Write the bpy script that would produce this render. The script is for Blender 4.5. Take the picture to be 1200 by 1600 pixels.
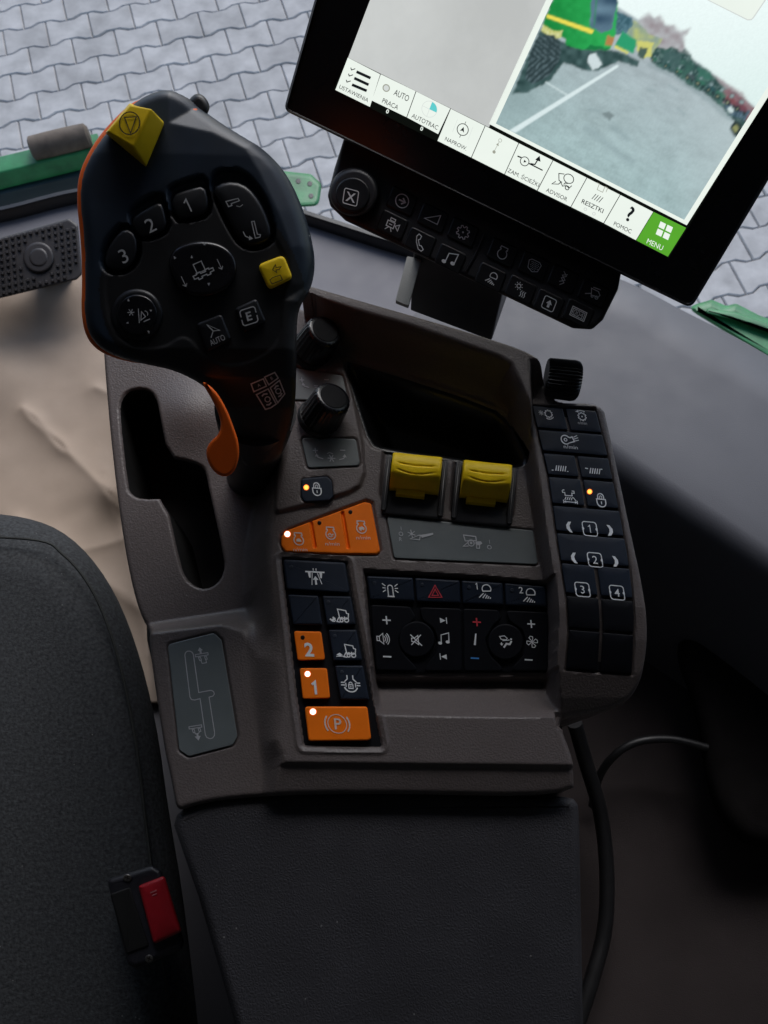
import bpy, math, random
import numpy as np
from mathutils import Vector, Matrix
R = math.radians
random.seed(4)
scene = bpy.context.scene
for o in list(bpy.data.objects):
    bpy.data.objects.remove(o)

# ------------------------------------------------------------------ camera
F = 1202.0                                # focal length in photo pixels (1200 x 1600)
CAM = np.array([0.0, 0.0, 1.2])
PITCH = R(70)
DIR = np.array([0, math.cos(PITCH), -math.sin(PITCH)])
UP = np.array([0, math.sin(PITCH), math.cos(PITCH)])
RT = np.array([1.0, 0, 0])
cd = bpy.data.cameras.new('camera')
cam = bpy.data.objects.new('camera', cd)
scene.collection.objects.link(cam)
cam.location = CAM
cam.rotation_euler = (math.pi/2 - PITCH, 0, 0)
cd.sensor_fit = 'VERTICAL'
cd.sensor_height = 36
cd.lens = F/1600*36
cd.dof.use_dof = True; cd.dof.focus_distance = .52; cd.dof.aperture_fstop = 20
cd.clip_start = 0.02
cd.clip_end = 500
scene.camera = cam

# ------------------------------------------------------------------ light
SUN_EL, SUN_AZ = R(42), R(12)            # azimuth from +Y towards +X
w = bpy.data.worlds.new('World'); scene.world = w; w.use_nodes = True
nt = w.node_tree
bg = nt.nodes['Background']
sky = nt.nodes.new('ShaderNodeTexSky')
sky.sky_type = 'NISHITA'; sky.sun_disc = False
sky.sun_elevation = SUN_EL; sky.sun_rotation = SUN_AZ
sky.air_density = 1.0; sky.dust_density = 1.0; sky.ozone_density = 1.0
nt.links.new(sky.outputs[0], bg.inputs[0])
bg.inputs[1].default_value = 0.13
sl = bpy.data.lights.new('sun', 'SUN'); sl.energy = 1.5; sl.angle = R(40); sl.color = (1, .985, .97)
so = bpy.data.objects.new('sun', sl); scene.collection.objects.link(so)
so.rotation_euler = Vector((-math.sin(SUN_AZ)*math.cos(SUN_EL), -math.cos(SUN_AZ)*math.cos(SUN_EL), -math.sin(SUN_EL))).to_track_quat('-Z', 'Y').to_euler()
so.location = (0, 3, 5)
vs = scene.view_settings
vs.view_transform = 'Standard'; vs.look = 'None'; vs.exposure = 0.5; vs.gamma = 1.0; vs.use_curve_mapping = False

# ------------------------------------------------------------------ photo pixel -> point on a surface
Z0 = 0.70                                  # height of the console's key plane above the cab floor
PX = 0.00044                               # about one photo pixel on that plane, in metres
def ray(px, py):
    return DIR + RT*((px-600)/F) - UP*((py-800)/F)
def hz(px, py, z):
    d = ray(px, py); return CAM + d*((z-CAM[2])/d[2])
class HS:                                  # surface z = g(x, y)
    def __init__(s, g): s.g = g
    def hit(s, px, py, off=0.0):
        z = Z0; p = hz(px, py, z)
        for _ in range(25):
            z = .4*z + .6*(float(s.g(p[0], p[1])) + off); p = hz(px, py, z)
        return p
class PL:                                  # plane through p with normal n
    def __init__(s, p, n):
        s.p = np.array(p, float); s.n = np.array(n, float)/np.linalg.norm(n)
    def hit(s, px, py, off=0.0):
        d = ray(px, py)
        q = s.p + s.n*off
        return CAM + d*(np.dot(q-CAM, s.n)/np.dot(d, s.n))
def LV(mm): return PL((0, 0, Z0+mm/1000), (0, 0, 1))    # level plane mm above the key plane

# ------------------------------------------------------------------ materials
MATS = {}
def mat(name, col, rough=.5, bump=0, bscale=900, var=.12, vscale=30, spec=.5, coat=0, metal=0, sheen=0, detail=4, dust=0):
    if name in MATS: return MATS[name]
    m = bpy.data.materials.new(name); m.use_nodes = True
    n = m.node_tree; b = n.nodes['Principled BSDF']
    b.inputs['Roughness'].default_value = rough
    b.inputs['Specular IOR Level'].default_value = spec
    b.inputs['Coat Weight'].default_value = coat
    b.inputs['Metallic'].default_value = metal
    b.inputs['Sheen Weight'].default_value = sheen
    tc = n.nodes.new('ShaderNodeNewGeometry')
    nz = n.nodes.new('ShaderNodeTexNoise'); nz.inputs['Scale'].default_value = vscale; nz.inputs['Detail'].default_value = detail
    n.links.new(tc.outputs['Position'], nz.inputs['Vector'])
    r = n.nodes.new('ShaderNodeValToRGB')
    r.color_ramp.elements[0].position = .3; r.color_ramp.elements[1].position = .7
    lo = [c*(1-var) for c in col[:3]]+[1]; hi = [min(1, c*(1+var)) for c in col[:3]]+[1]
    r.color_ramp.elements[0].color = lo; r.color_ramp.elements[1].color = hi
    n.links.new(nz.outputs['Fac'], r.inputs[0]); n.links.new(r.outputs[0], b.inputs['Base Color'])
    if dust:                               # sparse specks of dust and lint
        vo = n.nodes.new('ShaderNodeTexVoronoi'); vo.inputs['Scale'].default_value = dust; vo.inputs['Randomness'].default_value = 1
        n.links.new(tc.outputs['Position'], vo.inputs['Vector'])
        cmp_ = n.nodes.new('ShaderNodeMapRange'); cmp_.inputs['From Min'].default_value = .035; cmp_.inputs['From Max'].default_value = .075; cmp_.inputs['To Min'].default_value = .45; cmp_.inputs['To Max'].default_value = 0
        n.links.new(vo.outputs['Distance'], cmp_.inputs[0])
        nd = n.nodes.new('ShaderNodeTexNoise'); nd.inputs['Scale'].default_value = 14
        n.links.new(tc.outputs['Position'], nd.inputs['Vector'])
        th = n.nodes.new('ShaderNodeMath'); th.operation = 'GREATER_THAN'; th.inputs[1].default_value = .56
        n.links.new(nd.outputs['Fac'], th.inputs[0])
        mu_ = n.nodes.new('ShaderNodeMath'); mu_.operation = 'MULTIPLY'
        n.links.new(cmp_.outputs[0], mu_.inputs[0]); n.links.new(th.outputs[0], mu_.inputs[1])
        mx = n.nodes.new('ShaderNodeMix'); mx.data_type = 'RGBA'; mx.inputs[7].default_value = (.45, .44, .42, 1)
        n.links.new(mu_.outputs[0], mx.inputs[0]); n.links.new(r.outputs[0], mx.inputs[6]); n.links.new(mx.outputs[2], b.inputs['Base Color'])
    mr = n.nodes.new('ShaderNodeMapRange')
    mr.inputs['To Min'].default_value = max(.02, rough-.13); mr.inputs['To Max'].default_value = min(1, rough+.13)
    nz2 = n.nodes.new('ShaderNodeTexNoise'); nz2.inputs['Scale'].default_value = 24; nz2.inputs['Detail'].default_value = 5
    n.links.new(tc.outputs['Position'], nz2.inputs['Vector'])
    n.links.new(nz2.outputs['Fac'], mr.inputs[0]); n.links.new(mr.outputs[0], b.inputs['Roughness'])
    if bump:
        bn = n.nodes.new('ShaderNodeTexNoise'); bn.inputs['Scale'].default_value = bscale; bn.inputs['Detail'].default_value = 2
        n.links.new(tc.outputs['Position'], bn.inputs['Vector'])
        bp = n.nodes.new('ShaderNodeBump'); bp.inputs['Strength'].default_value = bump; bp.inputs['Distance'].default_value = .0006
        n.links.new(bn.outputs['Fac'], bp.inputs['Height']); n.links.new(bp.outputs[0], b.inputs['Normal'])
    MATS[name] = m; return m
def emit(name, col, st=1.0, noise=0, scale=100, col2=None):
    if name in MATS: return MATS[name]
    m = bpy.data.materials.new(name); m.use_nodes = True
    n = m.node_tree; n.nodes.remove(n.nodes['Principled BSDF'])
    e = n.nodes.new('ShaderNodeEmission'); e.inputs[0].default_value = (*col, 1); e.inputs[1].default_value = st*2**-vs.exposure
    if noise:
        g = n.nodes.new('ShaderNodeNewGeometry'); nz = n.nodes.new('ShaderNodeTexNoise')
        nz.inputs['Scale'].default_value = scale; nz.inputs['Detail'].default_value = 6; nz.inputs['Roughness'].default_value = .65
        n.links.new(g.outputs['Position'], nz.inputs['Vector'])
        r = n.nodes.new('ShaderNodeValToRGB'); r.color_ramp.elements[0].position = .35; r.color_ramp.elements[1].position = .65
        c2 = col2 or tuple(c*(1-noise) for c in col)
        r.color_ramp.elements[0].color = (*c2, 1); r.color_ramp.elements[1].color = (*col, 1)
        n.links.new(nz.outputs['Fac'], r.inputs[0]); n.links.new(r.outputs[0], e.inputs[0])
    n.links.new(e.outputs[0], n.nodes['Material Output'].inputs[0])
    MATS[name] = m; return m

TAUPE = mat('taupe_plastic', (.118, .099, .095), .40, .55, 800, .10, 600, spec=.4, dust=130)
BLACK = mat('black_plastic', (.010, .010, .012), .42, .15, 1500, .2, 60)
GLOSS = mat('gloss_black', (.006, .006, .008), .22, 0, 1, .2, 60)
RUBBER = mat('black_rubber', (.006, .006, .007), .6, .3, 1800, .2, 60, spec=.15)
KEY = mat('key_dark', (.010, .016, .029), .5, .12, 2200, .15, 80, spec=.22)
KEYB = mat('key_black', (.004, .0045, .007), .55, .1, 2200, .15, 80, spec=.15)
NAVY = mat('navy_rubber', (.011, .021, .038), .42, .15, 2500, .15, 60)
PLATE = mat('grey_green_plate', (.125, .143, .146), .4, .15, 1800, .06, 60)
ORANGE = mat('orange_key', (.95, .19, .004), .55, .1, 2000, .06, 60, spec=.2)
ORANGE2 = mat('orange_shell', (.95, .15, .012), .45, .1, 2000, .06, 60, spec=.3)
YELLOW = mat('yellow_plastic', (.92, .63, .012), .45, .1, 1800, .08, 80, spec=.25)
PRINT = mat('white_print', (.80, .82, .84), .5, 0, 1, .08, 300)
PRINTD = mat('grey_print', (.46, .47, .49), .5, 0, 1, .1, 300)
PRINTR = mat('red_print', (.62, .05, .07), .5, 0, 1, .08, 300)
PRINTB = mat('blue_print', (.06, .25, .62), .5, 0, 1, .08, 300)
PRINTK = mat('black_print', (.015, .012, .01), .5, 0, 1, .08, 300)
PRINTO = mat('pale_print_on_orange', (.72, .58, .50), .5, 0, 1, .08, 300)
LEDW = emit('led_white', (1, .80, .66), 3.2)
LEDO = emit('led_amber', (1, .32, .05), 3.0)
LEDR = emit('led_rim', (1, .16, .03), 1.1)
LEDOFF = mat('led_off', (.012, .006, .004), .3)
LEDKEY = mat('led_off_key', (.022, .028, .04), .3)

# ------------------------------------------------------------------ object helpers
LOC = {}
def link(o, loc, parent):
    scene.collection.objects.link(o)
    o.location = loc; LOC[o.name] = Vector(loc)
    if parent is not None:
        o.parent = parent
        o.matrix_parent_inverse = Matrix.Translation(-LOC[parent.name])
    return o
def thing(name, label, cat, loc, group=None):
    o = bpy.data.objects.new(name, None); o.empty_display_size = .03
    link(o, Vector(loc), None)
    return tag(o, label, cat, group)
def tag(o, label=None, cat=None, group=None, kind=None):
    if label: o['label'] = label
    if cat: o['category'] = cat
    if group: o['group'] = group
    if kind: o['kind'] = kind
    return o
def mk(name, verts, faces, m, parent=None, smooth=None, kind=None):
    v = np.asarray(verts, float).reshape(-1, 3)
    org = np.array([(v[:, 0].min()+v[:, 0].max())/2, (v[:, 1].min()+v[:, 1].max())/2, v[:, 2].min()])
    me = bpy.data.meshes.new(name)
    me.from_pydata((v-org).tolist(), [], [list(map(int, f)) for f in faces])
    me.materials.append(m)
    if smooth is not None:
        me.polygons.foreach_set('use_smooth', [True]*len(me.polygons))
        if smooth < 179: me.set_sharp_from_angle(angle=R(smooth))
    me.update()
    o = bpy.data.objects.new(name, me)
    link(o, Vector(org), parent)
    if kind: o['kind'] = kind
    return o
class MB:                                  # collects verts and faces
    def __init__(s): s.v = []; s.f = []
    def add(s, v, f):
        k = len(s.v); s.v += [tuple(p) for p in v]; s.f += [[i+k for i in q] for q in f]
    def build(s, name, m, parent=None, smooth=None, kind=None): return mk(name, s.v, s.f, m, parent, smooth, kind)

def area(p):
    return .5*sum(p[i][0]*p[(i+1) % len(p)][1]-p[(i+1) % len(p)][0]*p[i][1] for i in range(len(p)))
def fillet(poly, r, n=4):
    out = []; N = len(poly)
    rr = r if isinstance(r, (list, tuple)) else [r]*N
    for i in range(N):
        p = np.array(poly[i], float); a = np.array(poly[i-1], float); b = np.array(poly[(i+1) % N], float)
        u = a-p; v = b-p; lu, lv = np.linalg.norm(u), np.linalg.norm(v)
        if rr[i] <= 0 or lu < 1e-9 or lv < 1e-9: out.append(tuple(p)); continue
        u /= lu; v /= lv
        ang = math.acos(max(-1, min(1, float(u@v))))
        if ang > R(176) or ang < R(2): out.append(tuple(p)); continue
        t = min(rr[i]/math.tan(ang/2), lu*.48, lv*.48)
        p0, p1 = p+u*t, p+v*t
        for k in range(n+1):
            s = k/n; out.append(tuple((1-s)**2*p0+2*s*(1-s)*p+s*s*p1))
    return out
def smooth_poly(poly, it=2):               # Chaikin
    for _ in range(it):
        q = []
        for i in range(len(poly)):
            a, b = np.array(poly[i], float), np.array(poly[(i+1) % len(poly)], float)
            q += [tuple(.75*a+.25*b), tuple(.25*a+.75*b)]
        poly = q
    return poly
def inset(poly, d):
    s = 1 if area(poly) > 0 else -1; N = len(poly); out = []
    for i in range(N):
        a, p, b = (np.array(poly[j % N], float) for j in (i-1, i, i+1))
        e1 = p-a; e2 = b-p
        n1 = np.array([-e1[1], e1[0]])*s/max(1e-9, np.linalg.norm(e1)); n2 = np.array([-e2[1], e2[0]])*s/max(1e-9, np.linalg.norm(e2))
        m = n1+n2; L = np.linalg.norm(m)
        m = n1 if L < 1e-6 else m/L
        out.append(tuple(p+m*d/max(.5, float(m@n1))))
    return out
def key(name, surf, poly, h0, h1, m, parent, r=3, bev=.0008, dome=0, n=4, rings=3, px=PX, smooth=40, fil=True):
    """a rounded cap: outline in photo pixels laid on surf, from offset h0 up to h1"""
    P = fillet(poly, r, n) if fil else list(poly)
    if area(P) < 0: P = P[::-1]
    b = bev/px
    prof = [(0, h0), (0, h1-bev)] + [(b*(1-math.cos(a)), h1-bev+bev*math.sin(a)) for a in [math.pi/2*k/rings for k in range(1, rings+1)]]
    V = []; Fc = []; N = len(P)
    for d, h in prof:
        V += [surf.hit(x, y, h) for x, y in (inset(P, d) if d else P)]
    for k in range(len(prof)-1):
        for i in range(N):
            j = (i+1) % N
            Fc.append([k*N+j, k*N+i, (k+1)*N+i, (k+1)*N+j])
    base = (len(prof)-1)*N
    if not dome:
        Pi = inset(P, b+1.2); V += [surf.hit(x, y, h1) for x, y in Pi]
        for i in range(N):
            j = (i+1) % N; Fc.append([base+j, base+i, base+N+i, base+N+j])
        base += N
    if dome:
        c = np.mean(np.array(P), axis=0); Pi = inset(P, b)
        mid = [tuple(c+(np.array(p)-c)*.5) for p in Pi]
        V += [surf.hit(x, y, h1+dome*.75) for x, y in mid]; V.append(surf.hit(c[0], c[1], h1+dome))
        for i in range(N):
            j = (i+1) % N
            Fc.append([base+j, base+i, base+N+i, base+N+j]); Fc.append([base+N+j, base+N+i, base+2*N])
    else:
        Fc.append([base+i for i in range(N)][::-1])
    Fc.append(list(range(N)))
    o = mk(name, V, Fc, m, parent, smooth)
    if not dome: o.data.polygons[len(Fc)-2].use_smooth = False
    return o
def disc(name, surf, c, r, h0, h1, m, parent, bev=.0006, n=40, **k):
    return key(name, surf, [(c[0]+r*math.cos(2*math.pi*i/n), c[1]+r*math.sin(2*math.pi*i/n)) for i in range(n)], h0, h1, m, parent, bev=bev, fil=False, **k)

# ---- flat print: strokes and letters laid on a surface
def arc(cx, cy, r, a0=0, a1=360, n=None, ry=None):
    n = n or max(6, int(abs(a1-a0)/15)); ry = ry or r
    return [(cx+r*math.cos(R(a0+(a1-a0)*i/n)), cy+ry*math.sin(R(a0+(a1-a0)*i/n))) for i in range(n+1)]
def ribbon(pts, wd, closed):
    P = [np.array(p, float) for p in pts]
    if closed and np.linalg.norm(P[0]-P[-1]) < 1e-6: P = P[:-1]
    N = len(P); L = []; Rr = []
    for i in range(N):
        a = P[i-1] if (i > 0 or closed) else None
        b = P[(i+1) % N] if (i < N-1 or closed) else None
        ns = []
        for s, e in ((a, P[i]), (P[i], b)):
            if s is None or e is None: continue
            t = e-s; l = np.linalg.norm(t)
            if l > 1e-9: ns.append(np.array([-t[1], t[0]])/l)
        if not ns: ns = [np.array([0, 1.])]
        m = sum(ns); l = np.linalg.norm(m); m = ns[0] if l < 1e-6 else m/l
        k = wd/2/max(.45, float(m@ns[0]))
        L.append(P[i]+m*k); Rr.append(P[i]-m*k)
    V = L+Rr; Fc = []
    for i in range(N if closed else N-1):
        j = (i+1) % N; Fc.append([i, j, N+j, N+i])
    return V, Fc
BC = ((1, .05), (.11, 1)); BCOL = ((1, .09), (.16, 1)); BM = ((.9, .44), (-.36, .93)); BH = ((.906, -.40), (.42, .906))
def sym(surf, c, s, strokes, m, parent, basis=BC, wd=.12, off=.0003, name='symbol'):
    """strokes: ('l', pts) open, ('c', pts) closed, ('f', pts) filled; unit coordinates, y down, scaled by s pixels"""
    (ax, ay), (bx, by) = basis
    mb = MB(); k = 0
    for st in strokes:
        ww = (st[2] if len(st) > 2 else wd)*s
        P = [(c[0]+s*(ax*x+bx*y), c[1]+s*(ay*x+by*y)) for x, y in st[1]]
        if st[0] == 'f': V, Fc = P, [list(range(len(P)))]
        else: V, Fc = ribbon(P, ww, st[0] == 'c')
        mb.add([surf.hit(x, y, off+k*1.2e-5) for x, y in V], Fc); k += 1
    return mb.build(name, m, parent)
FONT = {}
def glyphs(body, bold):
    if (body, bold) not in FONT:
        cu = bpy.data.curves.new('t', 'FONT'); cu.body = body; cu.resolution_u = 3; cu.offset = bold; cu.align_x = 'CENTER'
        o = bpy.data.objects.new('t', cu); scene.collection.objects.link(o)
        dg = bpy.context.evaluated_depsgraph_get(); e = o.evaluated_get(dg); me = e.to_mesh()
        V = [tuple(v.co[:2]) for v in me.vertices]; Fc = [list(p.vertices) for p in me.polygons]
        e.to_mesh_clear(); bpy.data.objects.remove(o); bpy.data.curves.remove(cu)
        FONT[(body, bold)] = (V, Fc)
    return FONT[(body, bold)]
def text(surf, c, h, body, m, parent, basis=BC, off=.0003, bold=0, length=None, name='lettering'):
    if body == '1':                        # a one with its flag
        return sym(surf, c, h/2, [('l', [(-.42, -.52), (.08, -.93), (.08, 1.0)], .2+bold*6)], m, parent, basis, off=off, name=name)
    V, Fc = glyphs(body, bold)
    if not V: return
    a = np.array(V); s = h/.69
    cy = .345
    sx = s if length is None else length/(a[:, 0].max()-a[:, 0].min())
    cx = (a[:, 0].max()+a[:, 0].min())/2
    (ux, uy), (vx, vy) = basis
    W = [surf.hit(c[0]+ux*sx*(x-cx)-vx*s*(y-cy), c[1]+uy*sx*(x-cx)-vy*s*(y-cy), off) for x, y in V]
    return mk(name, W, Fc, m, parent)

# ---- height fields
def sdf(poly, X, Y):
    P = np.array(poly, float)[:, :2]; d = np.full(X.shape, 1e9); ins = np.zeros(X.shape, bool)
    for i in range(len(P)):
        ax, ay = P[i-1]; bx, by = P[i]
        ex, ey = bx-ax, by-ay; L = ex*ex+ey*ey+1e-18
        t = np.clip(((X-ax)*ex+(Y-ay)*ey)/L, 0, 1)
        d = np.minimum(d, (X-ax-t*ex)**2+(Y-ay-t*ey)**2)
        cr = ((ay > Y) != (by > Y)) & (X < (bx-ax)*(Y-ay)/((by-ay) if by != ay else 1e-12)+ax)
        ins ^= cr
    d = np.sqrt(d); return np.where(ins, -d, d)
def sst(t): t = np.clip(t, 0, 1); return t*t*(3-2*t)
def wall(H, X, Y, A, B, target, power=1.0):
    dA = sdf(A, X, Y); dB = sdf(B, X, Y)
    t = np.where(dA <= 0, 1, np.where(dB >= 0, 0, -dB/(np.maximum(dA, 0)-dB+1e-9)))
    t = sst(t)**power
    return H*(1-t)+target*t
def stamp(H, X, Y, A, target, wd):
    t = sst(.5-sdf(A, X, Y)/wd)
    return H*(1-t)+target*t
def hfield(name, outline, hfun, g, m, parent, holes=(), skirt=None, place=None, smooth=60):
    O = np.array(outline)[:, :2]
    x0, y0 = O.min(0)-2*g; x1, y1 = O.max(0)+2*g
    nx, ny = int((x1-x0)/g)+1, int((y1-y0)/g)+1
    X, Y = np.meshgrid(x0+g*np.arange(nx), y0+g*np.arange(ny))
    def full(X, Y):
        s = sdf(outline, X, Y)
        for h in holes: s = np.maximum(s, -sdf(h, X, Y))
        return s
    S = full(X, Y)
    for _ in range(2):
        e = g*.2
        gx = (full(X+e, Y)-full(X-e, Y))/(2*e); gy = (full(X, Y+e)-full(X, Y-e))/(2*e)
        n2 = gx*gx+gy*gy+1e-6
        if _ == 0: near = np.abs(S) < .72*g
        s = np.where(near, S/n2, 0); s = np.clip(s, -g, g)
        X = X-s*gx; Y = Y-s*gy; S = full(X, Y)
    S = np.where(near, 0, S)
    H = hfun(X, Y)
    idx = np.arange(nx*ny).reshape(ny, nx)
    q = np.stack([idx[:-1, :-1], idx[:-1, 1:], idx[1:, 1:], idx[1:, :-1]], -1).reshape(-1, 4)
    Sf = S.ravel(); sv = Sf[q]
    cxx = X.ravel()[q].mean(1); cyy = Y.ravel()[q].mean(1)
    ok = (sv.max(1) <= 0) & (full(cxx, cyy) < .1*g)
    q = q[ok]
    V = np.stack([X.ravel(), Y.ravel(), H.ravel()], -1)
    if place is not None: V = place(V)
    used = np.unique(q); rm = np.full(nx*ny, -1); rm[used] = np.arange(len(used))
    V = V[used]; q = rm[q]
    faces = q
    if skirt is not None:
        ed = np.concatenate([q[:, [0, 1]], q[:, [1, 2]], q[:, [2, 3]], q[:, [3, 0]]])
        ks = set(map(tuple, ed.tolist())); be = [(a, b) for a, b in ks if (b, a) not in ks]
        if holes:
            onh = np.zeros(len(used), bool)
            for h in holes: onh |= np.abs(sdf(h, X.ravel()[used], Y.ravel()[used])) < .4*g
            be = [(a, b) for a, b in be if not (onh[a] and onh[b])]
        bv = sorted({i for e in be for i in e}); mp = {v: len(V)+i for i, v in enumerate(bv)}
        dv = skirt(V[bv]); V = np.concatenate([V, dv])
        faces = q.tolist()+[[b, a, mp[a], mp[b]] for a, b in be]
    return mk(name, V, faces, m, parent, smooth)
def pw(poly, mm):                          # photo outline -> x, y on the level mm above the key plane
    return [tuple(hz(p[0], p[1], Z0+(p[2] if len(p) > 2 else mm)/1000)[:2]) for p in poly]
def tube(pts, r, m, name, parent=None, n=10, sub=6):
    P = [np.array(p, float) for p in pts]
    C = []
    for i in range(len(P)-1):
        p0 = P[max(i-1, 0)]; p1 = P[i]; p2 = P[i+1]; p3 = P[min(i+2, len(P)-1)]
        for k in range(sub):
            t = k/sub; C.append(.5*((2*p1)+(p2-p0)*t+(2*p0-5*p1+4*p2-p3)*t*t+(3*p1-p0-3*p2+p3)*t**3))
    C.append(P[-1]); V = []; Fc = []
    for i, c in enumerate(C):
        t = C[min(i+1, len(C)-1)]-C[max(i-1, 0)]; t /= np.linalg.norm(t)
        u = np.cross(t, [0.3, .2, .93]); u /= np.linalg.norm(u); v = np.cross(t, u)
        V += [c+r*(math.cos(2*math.pi*k/n)*u+math.sin(2*math.pi*k/n)*v) for k in range(n)]
    for i in range(len(C)-1):
        for k in range(n):
            j = (k+1) % n; Fc.append([i*n+k, i*n+j, (i+1)*n+j, (i+1)*n+k])
    Fc += [list(range(n))[::-1], [(len(C)-1)*n+k for k in range(n)]]
    return mk(name, V, Fc, m, parent, 60)
def lathe(name, base, top, prof, m, parent, n=48, ribs=0, rd=0):
    """prof: (t along base->top, radius); ribs modulate the radius"""
    b = np.array(base, float); t = np.array(top, float)-b; L = np.linalg.norm(t); a = t/L
    u = np.cross(a, [0, 1, .1]); u /= np.linalg.norm(u); v = np.cross(a, u)
    V = []; Fc = []
    for q in prof:
        rb = rd if len(q) < 3 else q[2]*rd
        for k in range(n):
            th = 2*math.pi*k/n; r = q[1]+(rb*(math.cos(th*ribs)) if ribs else 0)
            V.append(b+a*q[0]*L+r*(math.cos(th)*u+math.sin(th)*v))
    for i in range(len(prof)-1):
        for k in range(n):
            j = (k+1) % n; Fc.append([i*n+k, i*n+j, (i+1)*n+j, (i+1)*n+k])
    Fc += [list(range(n))[::-1], [(len(prof)-1)*n+k for k in range(n)]]
    return mk(name, V, Fc, m, parent, 35)
def box(c, sx, sy, sz, mb=None):
    x, y, z = c; V = [(x+a*sx/2, y+b*sy/2, z+d*sz/2) for d in (-1, 1) for b in (-1, 1) for a in (-1, 1)]
    Fc = [[0, 2, 3, 1], [4, 5, 7, 6], [0, 1, 5, 4], [2, 6, 7, 3], [0, 4, 6, 2], [1, 3, 7, 5]]
    mb = mb or MB(); mb.add(V, Fc); return mb

def vnoise(X, Y, s, seed=0):
    r = np.random.RandomState(seed); T = r.rand(64, 64); x, y = X/s, Y/s
    i, j = np.floor(x).astype(int), np.floor(y).astype(int); f, g = x-i, y-j; f = f*f*(3-2*f); g = g*g*(3-2*g)
    q = lambda a, b: T[a % 64, b % 64]
    return (q(i, j)*(1-f)+q(i+1, j)*f)*(1-g)+(q(i, j+1)*(1-f)+q(i+1, j+1)*f)*g
# ================================================================== SETTING
GZ = -1.48                                 # paved yard below the cab floor
pv = mat('paver_concrete', (.40, .40, .425), .85, .8, 260, .16, 9)
jt = mat('joint_sand', (.22, .215, .21), .95, .5, 300, .3, 20)
pvf = mat('far_pavers', (.36, .36, .38), .9, .3, 40, .15, 3)
tag(mk('ground', [(-60, -60, GZ-.012), (60, -60, GZ-.012), (60, 60, GZ-.012), (-60, 60, GZ-.012)], [[0, 1, 2, 3]], jt), kind='structure')
yard = bpy.data.objects['ground']
# interlocking double-T blocks: wavy long sides, half-bond rows
PLN, PPT, PAM = .205, .148, .011
def wave(x):
    t = abs(((x/PLN) % 1)-.5)*2            # 1 at ends, 0 in the middle
    return PAM*max(-1, min(1, (t-.5)*5))
def paver_mesh():
    g = .0016; xs = [-.5, -.33, -.17, .17, .33, .5]
    xs = [-.5, -.36, -.16, .16, .36, .5]
    up = [(x*PLN, PPT/2+wave(x*PLN+PLN/2)) for x in xs]
    lo = [(x*PLN, -PPT/2-wave(x*PLN+PLN/2)) for x in xs][::-1]
    # keep half-bond: ends reach out, waist drawn in
    P = [(x, y) for x, y in lo[::-1]]+[(x, y) for x, y in up[::-1]]
    P = inset(P, g); V = []; Fc = []; N = len(P)
    for d, h in ((0, -.03), (0, -.006), (.005, 0)):
        V += [(x, y, h) for x, y in (inset(P, d) if d else P)]
    for k in range(2):
        for i in range(N):
            j = (i+1) % N; Fc.append([k*N+i, k*N+j, (k+1)*N+j, (k+1)*N+i])
    Fc.append([2*N+i for i in range(N)])
    return V, Fc
pV, pF = paver_mesh()
PROT = R(16.5); pc, ps = math.cos(PROT), math.sin(PROT)
pme = []
for k, f in enumerate((.90, 1.0, 1.07)):
    me = bpy.data.meshes.new('paver'); me.from_pydata(pV, [], pF); me.update()
    me.materials.append(mat('paver_concrete_%d' % k, (.43*f, .415*f, .395*f), .85, .9, 220, .2, 11, detail=8, dust=9)); pme.append(me)
def project(p):
    d = np.array(p)-CAM; zc = d@DIR
    return 600+F*(d@RT)/zc, 800-F*(d@UP)/zc
ORG = hz(190, 100, GZ)
cand = []; rest = MB()
for r in range(-34, 35):
    for c in range(-32, 33):
        lx, ly = c*PLN+(PLN/2 if r % 2 else 0), r*PPT
        wx, wy = ORG[0]+pc*lx-ps*ly, ORG[1]+ps*lx+pc*ly
        if wy < .9: continue
        px, py = project((wx, wy, GZ))
        vis = -120 < px < 1320 and -160 < py < 560
        cand.append((0 if vis else 1, abs(px-600)+abs(py-200), wx, wy))
cand.sort()
for i, (v, _, wx, wy) in enumerate(cand):
    dz = random.uniform(-.002, .002)
    if i < 290:
        o = bpy.data.objects.new('paver', pme[random.choice((0, 1, 1, 2))])
        link(o, Vector((wx, wy, GZ+dz)), yard); o.rotation_euler = (random.uniform(-.006, .006), random.uniform(-.006, .006), PROT)
    else:
        rest.add([(wx+pc*a-ps*b, wy+ps*a+pc*b, GZ+dz+h) for a, b, h in pV], pF)
rest.build('pavers_beyond', pme[1].materials[0], yard, kind='stuff')

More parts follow.
